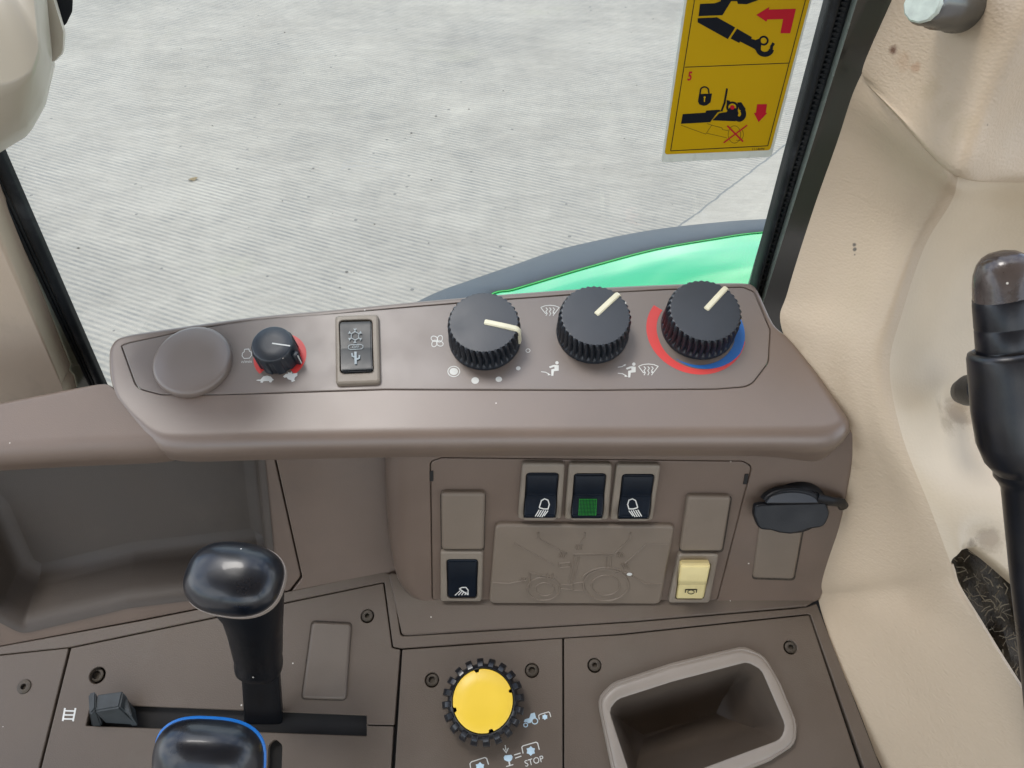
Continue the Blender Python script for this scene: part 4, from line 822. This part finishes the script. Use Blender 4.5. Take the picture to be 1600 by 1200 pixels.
# ------------------------------------------------------------------ lever deck
DK = dict(thick=0.005, bev=0.0006, r=0.001)
plate('apron', P3, [(606, 893, .003), (640, 900), (700, 925), (1290, 925), (1262, 947), (1240, 949), (990, 970.5), (640, 992.5), (628, 992, .003)], M['deck'], con, top=0.003, thick=0.008, r=0.001, bev=0.001)
plate('deck_frame', P3, [(-300, 1066), (0, 1010), (225, 969), (446, 925), (598, 893.5, .002), (612, 897, .003), (626, 994, .003), (990, 972), (1240, 951), (1262, 948), (1276, 943), (1400, 1260), (1372, 1260), (1266, 959, .002), (1240, 961.5), (968, 990.5), (627, 1013), (614, 1010.5, .001), (600.5, 909, .001), (337, 963.5), (109, 1011), (0, 1022.5), (-300, 1082)], M['deck'], con, top=0.0012, thick=0.005, r=0.0008, bev=0.0006)
def hole_at(px, py, rpx, n=24): c = P3.uv(px, py); return circle_uv(c, rpx * P3.mpp(px, py), n)
dp1 = plate('deck_plate', P3, [(-300, 1083.5), (0, 1024), (107.2, 1012.5), (30.5, 1320), (-400, 1320)], M['deck'], con, holes=[hole_at(38, 1073, 10)], **DK)
SLOT = [(211, 1103, .0008), (573, 1118, .0008), (573, 1150, .0008), (134, 1134, .0008), (140, 1108, .0008)]
SLOT2 = [(419, 1164, .004), (430, 1154, .004), (441, 1164, .004), (437, 1300), (414, 1300)]
dp2 = plate('deck_plate', P3, [(111, 1012.5), (337, 965.5), (599, 911), (612.5, 1012), (625.5, 1015), (616, 1133), (574, 1132.2), (574, 1133.6), (615, 1134.8), (603, 1320), (34.5, 1320)], M['deck'], con, holes=[SLOT, SLOT2, hole_at(152, 1055, 12.5), hole_at(574, 962.5, 10.5)], **DK)
dp3 = plate('deck_plate', P3, [(628.5, 1015), (968, 992.5), (878.8, 993), (879.3, 1320), (604, 1320), (617, 1200)] if False else [(628.5, 1015), (878.8, 997.3), (879.3, 1320), (604, 1320), (617, 1200)], M['deck'], con, holes=[hole_at(675, 1062.5, 11), hole_at(831, 1047.5, 11)], **DK)
BIN_O = [(932, 1090, .012), (958, 1066, .010), (1050, 1036), (1160, 1010, .012), (1192, 1024, .014), (1218, 1070), (1243, 1130, .012), (1241, 1164, .012), (1200, 1190), (1140, 1214), (1000, 1262, .012), (966, 1255, .012)]
BIN_I = [(951, 1108, .008), (966, 1092, .008), (1050, 1065), (1168, 1034, .008), (1190, 1046, .008), (1228, 1134, .008), (1221, 1155, .010), (1100, 1200), (1010, 1232, .008), (990, 1228, .008)]
bo = ccw(round_loop(P2(P3, BIN_O), 0.01, 6)); bi = ccw(round_loop(P2(P3, BIN_I, 0.006), 0.008, 6))
ub = plate('deck_base', P3, [(-400, 1080), (0, 1004), (600, 890), (640, 930), (1290, 930), (1440, 1300), (-400, 1300)], M['under'], con, top=-0.006, thick=0.002, holes=[offset_loop(bo, -0.001)])
dp4 = plate('deck_plate', P3, [(881.3, 997.2), (968, 992.3), (1240, 963.5), (1264.5, 961), (1384, 1320), (881.8, 1320)], M['deck'], con, holes=[offset_loop(bo, -0.002), hole_at(929, 1039.5, 11), hole_at(1235, 1011.5, 10.5)], **DK)
# screws
def screw(px, py, rpx, parent, depth, hexr=0.4):
    m = P3.frame(px, py, -depth); k = P3.mpp(px, py); r_ = rpx * k
    o = obj('screw', lathe_bm([(r_, 0.0), (r_ * 0.93, 0.0009), (r_ * 0.7, 0.0013), (r_ * hexr, 0.0012), (r_ * hexr * 0.95, -0.0012), (r_ * 0.1, -0.0012)], 24), M['steel'], parent, m, world=False); return o
screw(38, 1073, 11, dp1, 0.0002); screw(574, 962.5, 9.5, dp2, 0.0022); screw(152, 1055, 11, dp2, 0.0045, 0.6)
screw(675, 1062.5, 10.5, dp3, 0.0030, 0.5); screw(831, 1047.5, 10.5, dp3, 0.0030, 0.5); screw(929, 1039.5, 10, dp4, 0.0028); screw(1235, 1011.5, 10, dp4, 0.0032)
blank(P3, [(487, 971), (549, 974), (540, 1093), (471, 1091)], 'blank taupe cover on the deck right of the lever with the black knob', 0.0026, 'deckblank')
# ladder-like symbol left of the slot
zl = lambda x, y: (60 + x / 4, 1040 + y / 4)
art('range_symbol', P3, HP, M['white'], dp2, zl, [([(166, 265), (152, 346)], 11), ([(232, 265), (216, 348)], 11), ([(165, 282), (228, 284)], 9), ([(160, 308), (224, 309)], 9), ([(156, 333), (220, 334)], 9)])
# prints round the yellow knob
zk = lambda x, y: (640 + x / 6, 1000 + y / 6)
def gear(cx, cy, r, n=6): return [(cx + r * (1.0 if i % 2 else 0.72) * math.cos(math.pi * i / n), cy + r * (1.0 if i % 2 else 0.72) * math.sin(math.pi * i / n)) for i in range(2 * n)]
art('tractor_symbol', P3, HP, M['bluewhite'], dp3, zk, [(ell(1088, 797, 18), 9, True), (ell(1174, 760, 27), 9, True)], [[(1070, 768), (1080, 744), (1122, 732), (1136, 690), (1172, 680), (1186, 728), (1150, 738), (1138, 776), (1110, 782), (1100, 770)], gear(1268, 722, 28)])
art('shaft_symbol', P3, HP, M['white'], dp3, zk, [([(1216, 745), (1210, 708), (1222, 698), (1300, 674), (1312, 680), (1324, 722)], 8), ([(1064, 1064), (1052, 1005), (1064, 992), (1184, 958), (1200, 966), (1216, 1028)], 9), ([(572, 1200), (566, 1160), (580, 1142), (704, 1102), (722, 1110), (740, 1168)], 9),
     ([(980, 1078), (1040, 1060)], 9), ([(990, 1108), (1048, 1088)], 9), ([(896, 985), (904, 1035)], 9), ([(876, 1018), (906, 1056), (926, 1012)], 9), ([(905, 1186), (972, 1168)], 9), ([(930, 1130), (940, 1176)], 14)])
art('gear_symbol', P3, HP, M['bluewhite'], dp3, zk, (), [gear(1136, 1040, 46), gear(660, 1190, 46), [(882, 1100), (892, 1082), (955, 1076), (966, 1096), (960, 1120), (945, 1138), (915, 1138), (888, 1124)]])
text('stop_lettering', 'STOP', P3, 640 + 1168 / 6, 1000 + 1138 / 6, 9.0, M['white'], dp3, rot=15, sx=1.0)

# yellow power take-off knob shaped like a tyre
mk = P3.frame(756, 1098); kk = P3.mpp(756, 1098)
yk = empty('take_off_knob', mk, 'yellow push knob ringed by black tyre lugs on the deck', 'knob')
Ry = 47.5 * kk * 0.965
obj('stem', lathe_bm([(Ry * 0.9, -0.004), (Ry * 0.9, 0.009)], 32), mat('red_brown_plastic', (0.16, 0.03, 0.012), 0.5), yk, mk, world=False)
obj('tyre_ring', lathe_bm([(Ry * 0.9, 0.0075), (Ry * 1.17, 0.0085), (Ry * 1.18, 0.016), (Ry * 1.10, 0.0185), (Ry * 1.03, 0.0195), (Ry * 1.0, 0.0190), (Ry * 1.0, 0.0165)], 64, cap1=False), M['gloss'], yk, mk, world=False)
notch = [84, 200, 278, 20]
def ydisc(t):
    d = min(abs((math.degrees(t) - a + 180) % 360 - 180) for a in (103, 18, 197, 287)); return Ry * (0.985 if d > 3.2 else 0.90)
obj('yellow_disc', lathe_bm([(ydisc, 0.0165), (ydisc, 0.0195), (lambda t: ydisc(t) - 0.0005, 0.0199), (Ry * 0.5, 0.0201), (Ry * 0.05, 0.0201)], 180), M['yellow'], yk, mk, world=False)
lugme = None
for i in range(20):
    a = 2 * math.pi * (i + 0.3) / 20; mm = mk @ Matrix.Rotation(a, 4, 'Z')
    if lugme is None:
        bm = bmesh.new(); w = Ry * 0.108
        pr = [(Ry * 1.06, 0.0194), (Ry * 1.24, 0.0186), (Ry * 1.36, 0.0150), (Ry * 1.38, 0.0075), (Ry * 1.1, 0.007)]
        L0 = [bm.verts.new((x, w * (0.92 if j < 2 else 1.05), z)) for j, (x, z) in enumerate(pr)]; L1 = [bm.verts.new((x, -w * (0.92 if j < 2 else 1.05), z)) for j, (x, z) in enumerate(pr)]
        bridge(bm, L0, L1); bm.faces.new(L0[::-1]); bm.faces.new(L1); bmesh.ops.recalc_face_normals(bm, faces=bm.faces)
        bmesh.ops.bevel(bm, geom=bm.edges[:], offset=0.0004, segments=1, affect='EDGES')
        o = obj('lug', bm, M['gloss'], yk, mm, world=False, sharp=30); lugme = o.data
    else: mesh_copy('lug', lugme, yk, mm)
# deep bin at the right of the deck
bn = empty('storage_bin', P3.hit(1090, 1180), 'deep open bin with a pale raised rim in the right of the deck', 'bin')
bm = bmesh.new(); rings = []
def ring(lp, h): rings.append([bm.verts.new(P3.at(p[0], p[1], h)) for p in lp])
def resamp(lp, n=96):
    L_ = [0]; m_ = len(lp)
    for i in range(m_): L_.append(L_[-1] + (Vector(lp[(i + 1) % m_]) - Vector(lp[i])).length)
    out = []; j = 0
    for k_ in range(n):
        s_ = L_[-1] * k_ / n
        while L_[j + 1] < s_: j += 1
        f = (s_ - L_[j]) / max(1e-9, L_[j + 1] - L_[j]); out.append(Vector(lp[j]) * (1 - f) + Vector(lp[(j + 1) % m_]) * f)
    return out
def start_at(lp):
    i = min(range(len(lp)), key=lambda k_: lp[k_][0] - lp[k_][1] * 0.6); return lp[i:] + lp[:i]
BO, BI = resamp(start_at(bo)), resamp(start_at(bi))
mixl = lambda f: [a * (1 - f) + b * f for a, b in zip(BO, BI)]
for lp, h in ((BO, -0.003), (BO, 0.0022), (mixl(.04), 0.0042), (mixl(.14), 0.0050), (mixl(.20), 0.0046), (mixl(.30), 0.0056), (mixl(.42), 0.0060), (mixl(.9), 0.0062), (BI, 0.0055)): ring(lp, h)
for a, b in zip(rings, rings[1:]): bridge(bm, a, b)
obj('rim', bm, M['rim'], bn, sharp=50)
bm = bmesh.new(); rings = []
for d_, h in ((0.0, 0.0055), (0.0006, 0.0035), (0.004, -0.012), (0.009, -0.030), (0.013, -0.042), (0.018, -0.050), (0.026, -0.054)): ring(offset_loop(BI, -d_), h)
for a, b in zip(rings, rings[1:]): bridge(bm, a, b)
fill(bm, [rings[-1]], P3.n); obj('well', bm, M['binwell'], bn, sharp=50)
PB = Plane(P3.p - P3.n * 0.0538, P3.n)
obj('drain_hole', lathe_bm([(0.0022, 0.0002), (0.0004, 0.0002)], 14), M['under'], bn, PB.frame(994, 1155), world=False)
PTf = Plane(PL.p, PL.n)

# ------------------------------------------------------------------ levers
def frame_dirs(a):
    a = a.normalized(); x = (cR - a * cR.dot(a)).normalized(); return a, x, a.cross(x)
def knob_lever():
    root = empty('gear_lever', P3.hit(413, 1132), 'tall lever with a glossy black knob and pale seam, standing in the slot', 'lever')
    def sec(px, py, d, wpx, asp, pw, axis): a, x, y = axis; r_ = wpx / 2 * d / FPX; return (dep(px, py, d), x, y, r_, r_ * asp, pw)
    lo, hi = dep(414, 1150, 0.528), dep(404, 1040, 0.478); ax = frame_dirs(hi - lo)
    obj('stalk', loft_bm([sec(414, 1150, .528, 60, .28, 6, ax), sec(411, 1100, .503, 58, .28, 6, ax), sec(407, 1040, .476, 58, .3, 6, ax)]), M['black'], root, sharp=50)
    ax2 = frame_dirs(dep(398, 950, .438) - dep(404, 1045, .476))
    obj('neck', loft_bm([sec(405, 1046, .478, 64, .8, 2.4, ax2), sec(404.5, 1041, .475, 72, .85, 2.4, ax2), sec(404, 1034, .472, 73, .85, 2.4, ax2), sec(403.8, 1030, .470, 70, .85, 2.4, ax2), sec(403, 1020, .466, 74, .86, 2.4, ax2), sec(399, 985, .452, 82, .88, 2.4, ax2), sec(395, 955, .440, 92, .9, 2.4, ax2), sec(382, 925, .432, 120, .8, 2.3, ax2), sec(372, 912, .428, 138, .75, 2.3, ax2)]), M['black'], root, sharp=50)
    a = (-cF * 0.86 + cU * 0.50 - cR * 0.06).normalized(); x = cR * 0.985 - cU * 0.17; x = (x - a * x.dot(a)).normalized(); y = a.cross(x); c0 = dep(367, 905, .424)
    rx, ry = 78 * .424 / FPX, 57 * .424 / FPX
    def dome(c, rx, ry, h, n=12, down=0.0):
        s_ = []
        for i in range(n + 1):
            t = math.pi / 2 * i / n; f = max(0.02, math.cos(t) ** 0.72); s_.append((c + a * (h * math.sin(t)), x, y, rx * f, ry * f, 2.5))
        return s_
    obj('knob', loft_bm([(c0 - a * .0005, x, y, rx * .97, ry * .97, 2.5)] + dome(c0, rx, ry, .0165), n=48), M['gloss'], root, sharp=70)
    obj('seam_ring', loft_bm([(c0 - a * .0048, x, y, rx * .93, ry * .93, 2.5), (c0 - a * .0044, x, y, rx * 1.0, ry * 1.0, 2.5), (c0 - a * .0006, x, y, rx * 1.015, ry * 1.015, 2.5), (c0, x, y, rx * .98, ry * .98, 2.5)], n=48, cap0=False, cap1=False), M['seam'], root, sharp=50)
    obj('knob_base', loft_bm([(dep(380, 925, .434), ax2[1], ax2[2], rx * .62, ry * .8, 2.3), (c0 - a * .010, x, y, rx * .80, ry * .80, 2.5), (c0 - a * .0065, x, y, rx * .91, ry * .91, 2.5), (c0 - a * .0042, x, y, rx * .95, ry * .95, 2.5)], n=48), M['black'], root, sharp=60)
knob_lever()
def blue_lever():
    root = empty('gear_lever', P3.hit(335, 1290), 'lever with a black knob rimmed in bright blue at the bottom edge', 'lever')
    d0 = .385; a = (-cF * 0.93 - cU * 0.10 + cR * 0.0).normalized(); x = (cR * 0.998 - cU * 0.06); x = (x - a * x.dot(a)).normalized(); y = a.cross(x)
    c0 = dep(328, 1186, d0); rx, ry = 87 * d0 / FPX, 68 * d0 / FPX
    sec = [(c0, x, y, rx * .975, ry * .975, 2.7)]
    for i in range(13):
        t = math.pi / 2 * i / 12; f = max(0.02, math.cos(t) ** 0.62); sec.append((c0 + a * (.0005 + .017 * math.sin(t)), x, y, rx * .975 * f, ry * .975 * f, 2.7))
    obj('knob', loft_bm(sec, n=48), M['gloss'], root, sharp=70)
    obj('blue_ring', loft_bm([(c0 - a * .0018, x, y, rx * .95, ry * .95, 2.7), (c0 - a * .0015, x, y, rx, ry, 2.7), (c0 - a * .0002, x, y, rx * 1.005, ry * 1.005, 2.7), (c0 + a * .0004, x, y, rx * .96, ry * .96, 2.7)], n=48, cap0=False, cap1=False), M['bluering'], root, sharp=50)
    b0 = P3.hit(335, 1290); ax = frame_dirs(c0 - b0)
    obj('stalk', loft_bm([(b0 - P3.n * .003, ax[1], ax[2], .010, .004, 5), (b0 * .5 + c0 * .5, ax[1], ax[2], .012, .006, 3), (c0 * .93 + b0 * .07, ax[1], ax[2], .017, .012, 2.4), (c0 - a * .003, x, y, rx * .9, ry * .9, 2.5)]), M['black'], root, sharp=60)
blue_lever()
# small ridged slider at the left end of the slot
sl = empty('slider_tab', P3.hit(180, 1125), 'small angular black slider at the left end of the slot', 'slider')
def hexa(bot, top, h0, h1, mat_, name, bev=0.0009):
    bm = bmesh.new(); b = [bm.verts.new(P3.hit(*p, h0)) for p in bot]; t = [bm.verts.new(P3.hit(*p[:2], p[2] if len(p) > 2 else h1)) for p in top]
    bridge(bm, b, t); bm.faces.new(b[::-1]); bm.faces.new(t); bmesh.ops.recalc_face_normals(bm, faces=bm.faces)
    bmesh.ops.bevel(bm, geom=bm.edges[:], offset=bev, segments=2, affect='EDGES'); return obj(name, bm, mat_, sl, sharp=35)
sm = mat('dusty_black_plastic', (0.035, 0.042, 0.045), 0.5, var=0.25, vscale=120, bump=0.2, bscale=900)
hexa([(160, 1108), (212, 1108), (217, 1134), (164, 1130)], [(151, 1085), (192, 1079), (186, 1105), (146, 1112)], -0.002, 0.013, sm, 'slider_body')
hexa([(141, 1112), (161, 1118), (160, 1136), (144, 1137)], [(138, 1083), (150, 1079), (149, 1106), (140, 1118)], -0.002, 0.0145, sm, 'front_tooth')
hexa([(196, 1112), (212, 1116), (217, 1134), (206, 1136)], [(190, 1082), (196, 1084), (206, 1118), (190, 1108)], -0.002, 0.009, sm, 'rear_tooth', 0.0006)

# ------------------------------------------------------------------ beige trim at the right
def grid_px(rows): return [[dep(*p) for p in r] for r in rows]
tr = empty('rear_trim', dep(1400, 900, .46), 'beige leather-grained rear corner trim right of the console', 'trim panel')
low = [
 [(1354, 100, .420), (1405, 150, .408), (1462, 215, .392), (1500, 245, .386), (1560, 262, .416), (1660, 268, .42), (1760, 268, .43)],
 [(1332, 148, .431), (1390, 192, .415), (1458, 255, .396), (1495, 287, .390), (1555, 292, .430), (1660, 290, .436), (1760, 290, .445)],
 [(1308, 222, .452), (1372, 255, .437), (1440, 298, .417), (1485, 318, .412), (1545, 330, .458), (1650, 335, .464), (1760, 340, .47)],
 [(1270, 330, .476), (1340, 345, .459), (1405, 372, .439), (1445, 385, .434), (1515, 400, .480), (1640, 410, .490), (1760, 410, .495)],
 [(1231, 455, .490), (1310, 462, .470), (1368, 478, .448), (1410, 488, .444), (1480, 497, .484), (1640, 495, .505), (1760, 495, .512)],
 [(1221, 512, .490), (1288, 540, .472), (1340, 562, .455), (1390, 575, .451), (1462, 580, .484), (1640, 580, .506), (1760, 580, .512)],
 [(1272, 628, .486), (1310, 645, .474), (1352, 662, .462), (1410, 682, .456), (1500, 690, .480), (1640, 690, .490), (1760, 690, .498)],
 [(1296, 780, .505), (1335, 785, .494), (1385, 788, .478), (1452, 790, .458), (1522, 785, .456), (1640, 800, .462), (1760, 820, .475)],
 [(1282, 905, .530), (1335, 900, .508), (1400, 888, .486), (1486, 882, .456), (1520, 852, .455), (1557, 874, .458), (1700, 1000, .470)],
 [(1279, 938, .540), (1342, 935, .512), (1412, 928, .488), (1497, 916, .456), (1550, 930, .47), (1600, 960, .48), (1760, 1100, .49)],
 [(1302, 1012, .528), (1368, 1004, .503), (1440, 992, .476), (1531, 972, .446)],
 [(1342, 1110, .512), (1408, 1092, .488), (1480, 1074, .462), (1574, 1042, .431)],
 [(1380, 1210, .500), (1450, 1185, .474), (1526, 1160, .448), (1624, 1120, .418)],
 [(1430, 1340, .480), (1505, 1310, .454), (1590, 1280, .428), (1695, 1234, .400)],
]
def cat2(rows, c0, c1, r1, su=9, sv=9):
    """surface over columns c0..c1 and rows 0..r1, using neighbouring controls for its slope"""
    out = []
    for k in range(r1 * sv + 1):
        t = k / sv; line = []
        for j in range((c1 - c0) * su + 1):
            u = c0 + j / su; line.append(catmull([catmull(r, u) for r in rows], t))
        out.append(line)
    return out
G = grid_px(low); dimples = [(dep(1496, 632, .485), .013, .010), (dep(1535, 838, .456), .012, .004)]
left_rows = [r[:5] if len(r) > 4 else r + [r[3] * 2 - r[2]] for r in G]
pa = cat2(left_rows, 0, 3, 13); pb = cat2([r[3:] if False else r for r in G[:10]], 3, 6, 8)
for j in range(10):                                            # round corner of the opening
    t_ = math.pi / 2 * j / 9; pb[-1][j] = dep(1486 + 34 * (1 - math.cos(t_)), 882 - 30 * math.sin(t_), .456 - .001 * j / 9)
def lip(bm, edge, steps):
    prev = edge
    for d_ in steps:
        nx = [bm.verts.new(v.co + d_) for v in edge]; bridge(bm, prev, nx, closed=False); prev = nx
for nm, g, mt, hole in (('lower_panel', pa, 'beige', 0), ('back_panel', pb, 'creamhard', 1)):
    bm = bmesh.new(); vr = []
    for line in g:
        row = []
        for p in line:
            for c_, r_, d_ in dimples:
                x_ = (p - c_).length / r_
                if x_ < 2.2: p = p + cF * d_ * math.exp(-x_ * x_ * 1.4)
            row.append(bm.verts.new(p))
        vr.append(row)
    for a, b in zip(vr, vr[1:]): bridge(bm, a, b, closed=False)
    if hole: lip(bm, vr[-1], (cF * 0.0006 - cU * 0.0015, cF * 0.0022 - cU * 0.0026, cF * 0.006 - cU * 0.0032, cF * 0.016 - cU * 0.003))
    else: lip(bm, [r[-1] for r in vr][8 * 9:], (cF * 0.0006 + cR * 0.0015, cF * 0.0022 + cR * 0.0026, cF * 0.005 + cR * 0.003, cF * 0.016 + cR * 0.002))
    obj(nm, bm, M[mt], tr, sharp=80)
up = [
 [(1440, -110, .377), (1530, -110, .360), (1610, -110, .345), (1690, -110, .338), (1790, -110, .355), (1900, -110, .365)],
 [(1398, -10, .397), (1470, 0, .378), (1545, 10, .360), (1612, 30, .350), (1672, 40, .374), (1800, 40, .380)],
 [(1350, 100, .418), (1420, 125, .399), (1490, 145, .377), (1548, 165, .367), (1610, 180, .392), (1760, 190, .406)],
 [(1351, 124, .422), (1412, 176, .402), (1472, 225, .381), (1518, 248, .372), (1585, 262, .394), (1760, 265, .402)],
 [(1353, 131, .423), (1404, 182, .404), (1465, 250, .385), (1510, 277, .377), (1580, 283, .399), (1760, 283, .408)],
 [(1353, 133, .430), (1403, 185, .411), (1464, 253, .392), (1510, 280, .384), (1580, 285, .406), (1760, 285, .420)],
]
bm, vr = grid_patch(grid_px(up), 8, 8); obj('upper_pad', bm, M['beige'], tr, sharp=80)
# dark void behind the opening with soil and chaff
vb = bmesh.new(); vs = [vb.verts.new(dep(*p)) for p in ((1420, 780, .56), (1720, 780, .54), (1800, 1180, .50), (1560, 1180, .50))]; vb.faces.new(vs)
rows = []
for j in range(13):
    row = []
    for i in range(13):
        u, v = i / 12, j / 12; p = dep(1430 + 260 * u + 90 * v, 800 + 330 * v, .54 - .03 * v + random.uniform(-.006, .006)); row.append(p)
    rows.append(row)
vb.free(); vb, _ = grid_patch(rows, 2, 2); tag(obj('dirt', vb, M['soil'], None), 'dark soil and dust seen through the opening in the beige trim', 'dirt', kind='stuff')
bm = bmesh.new()
for i in range(120):
    u, v = random.random(), random.random(); px, py = 1478 + 110 * v + 70 * u, 860 + 240 * v; d = .525 - .03 * v + random.uniform(-.004, .004)
    p = dep(px, py, d); a = random.uniform(0, 6.28); ln = random.uniform(.002, .009) * (1.6 if i < 12 else 1)
    dr = (cR * math.cos(a) + cU * math.sin(a)) * ln + cF * random.uniform(-.002, .002); bend = (cR * math.sin(a) - cU * math.cos(a)) * ln * random.uniform(-.3, .3)
    tube_bm([p, p + dr * .5 + bend, p + dr], random.uniform(.00012, .00045), 4, bm)
tag(obj('chaff', bm, M['straw'], None), 'dry straw bits lying in the dark opening of the trim', 'straw', kind='stuff')
# bolt at the top right
br_ = empty('bolt', dep(1510, 25, .41), 'dark hexagonal bolt with a pale green end at the top right', 'bolt')
e0, e1 = dep(1441, 6, .330), dep(1500, 12, .368); ax = frame_dirs(e0 - e1)
sx_ = lambda t, r_, pw=2.0: (e1 + (e0 - e1) * t, ax[1], ax[2], r_ * .88, r_ * .88, pw)
obj('bolt_body', loft_bm([sx_(-.5, .0125), sx_(.1, .0128), sx_(.15, .0118), sx_(.55, .0115), sx_(.6, .0102), sx_(.9, .0098), sx_(.95, .0085)], n=6 * 4), M['post'], br_, sharp=30)
obj('end_face', loft_bm([sx_(.9, .0086), sx_(1.0, .0086), sx_(1.02, .0078)], n=12), M['capend'], br_, sharp=30)
# black stay lever at the right edge
hl = empty('hand_lever', dep(1620, 1060, .41), 'long black hand lever with a worn brown domed tip', 'lever')
dirv = (dep(1566, 395, .350) - dep(1582, 740, .372)); ax = frame_dirs(dirv)
def ls(px, py, d, wpx, pw=2.2): r_ = wpx / 2 * d / FPX; return (dep(px, py, d), ax[1], ax[2], r_, r_ * .9, pw)
obj('tip', loft_bm([ls(1567.5, 470, .354, 84), ls(1567, 440, .352, 84), ls(1567, 425, .351, 82), ls(1567, 410, .350, 73), ls(1566.5, 400, .350, 58), ls(1566, 394, .350, 38), ls(1566, 391, .350, 8)], n=40), M['oldgrip'], hl, sharp=60)
obj('grip', loft_bm([ls(1574, 570, .362, 88), ls(1573, 548, .360, 84), ls(1572, 545.5, .360, 82), ls(1572, 543, .360, 84), ls(1570.5, 513, .357, 85), ls(1570, 511, .357, 83), ls(1570, 509, .357, 85), ls(1568, 474, .354, 86), ls(1568, 464, .354, 86), ls(1567.5, 461, .354, 84)], n=40), M['lever'], hl, sharp=60)
obj('sleeve', loft_bm([ls(1598, 738, .372, 76), ls(1594, 720, .371, 98), ls(1589, 690, .369, 112), ls(1583, 640, .366, 116), ls(1577, 580, .362, 114), ls(1575, 556, .3605, 114), ls(1574.5, 549, .360, 110), ls(1574.5, 546, .360, 98), ls(1574.5, 552, .360, 86)], n=40), M['lever'], hl, sharp=60)
obj('shaft', loft_bm([ls(1650, 1240, .420, 64), ls(1636, 1080, .407, 66), ls(1617, 900, .391, 68), ls(1604, 760, .378, 70), ls(1602, 750, .377, 76), ls(1600, 742, .376, 84), ls(1597, 730, .374, 80)], n=40), M['lever'], hl, sharp=60)
# dirty pocket and dark stub behind the lever
tag(obj('pivot_stub', loft_bm([(dep(1500, 612, .475), cR, cU, .006, .007, 2), (dep(1512, 610, .445), cR, cU, .0075, .009, 2), (dep(1530, 608, .430), cR, cU, .007, .0085, 2)], n=20), M['black'], None, sharp=50), 'dark stub poking out of the trim behind the hand lever', 'stub')

# ------------------------------------------------------------------ housing at the top left
hb = empty('armrest', dep(20, 120, .33), 'pale beige moulded armrest end in the top left corner', 'armrest')
def pxloft(secs, n=72):
    bm = bmesh.new(); rings = []
    for pts, d, r_ in secs:
        lp = resamp(start_at(ccw([(v.x, -v.y) for v in round_loop(pts, r_, 6)])), n); rings.append([bm.verts.new(dep(p[0], -p[1], d)) for p in lp])
    for a, b in zip(rings, rings[1:]): bridge(bm, a, b)
    bm.faces.new(rings[-1]); return bm
body = lambda s: [(-110, -160), (60 - 22 * s, -120), (75 - 22 * s, 0 + 4 * s), (84 - 24 * s, 99 - 26 * s), (69 - 22 * s, 160 - 50 * s), (43 - 20 * s, 203 - 80 * s), (0 - 10 * s, 228 - 98 * s), (-110, 270 - 130 * s)]
obj('body_shell', pxloft([(body(-.1), .40, 20), (body(0), .36, 24), (body(.08), .345, 24), (body(.4), .332, 22), (body(.75), .322, 18), (body(.92), .318, 14), (body(1.0), .3175, 12)]), M['beige2'], hb, sharp=70)
fl = lambda s: [(20, -140), (62 + 4 * s, -120), (86 + 4 * s, 0), (101 + 3 * s, 50), (99 + 2 * s, 82), (83 + 2 * s, 99), (70, 90), (60, 0)]
obj('flange', pxloft([(fl(0), .375, 8), (fl(.6), .365, 8), (fl(.3), .356, 8), (fl(-.6), .350, 8)]), M['beige2'], hb, sharp=70)
cpp = [(70, -140), (95, -100), (114, 0), (113, 18), (101, 43), (92, 30), (80, 0)]
obj('end_cap', pxloft([(cpp, .40, 5), (cpp, .378, 5), (shrink(cpp, .96) if len(cpp) == 4 else cpp, .376, 5)]), M['black'], hb, sharp=60)
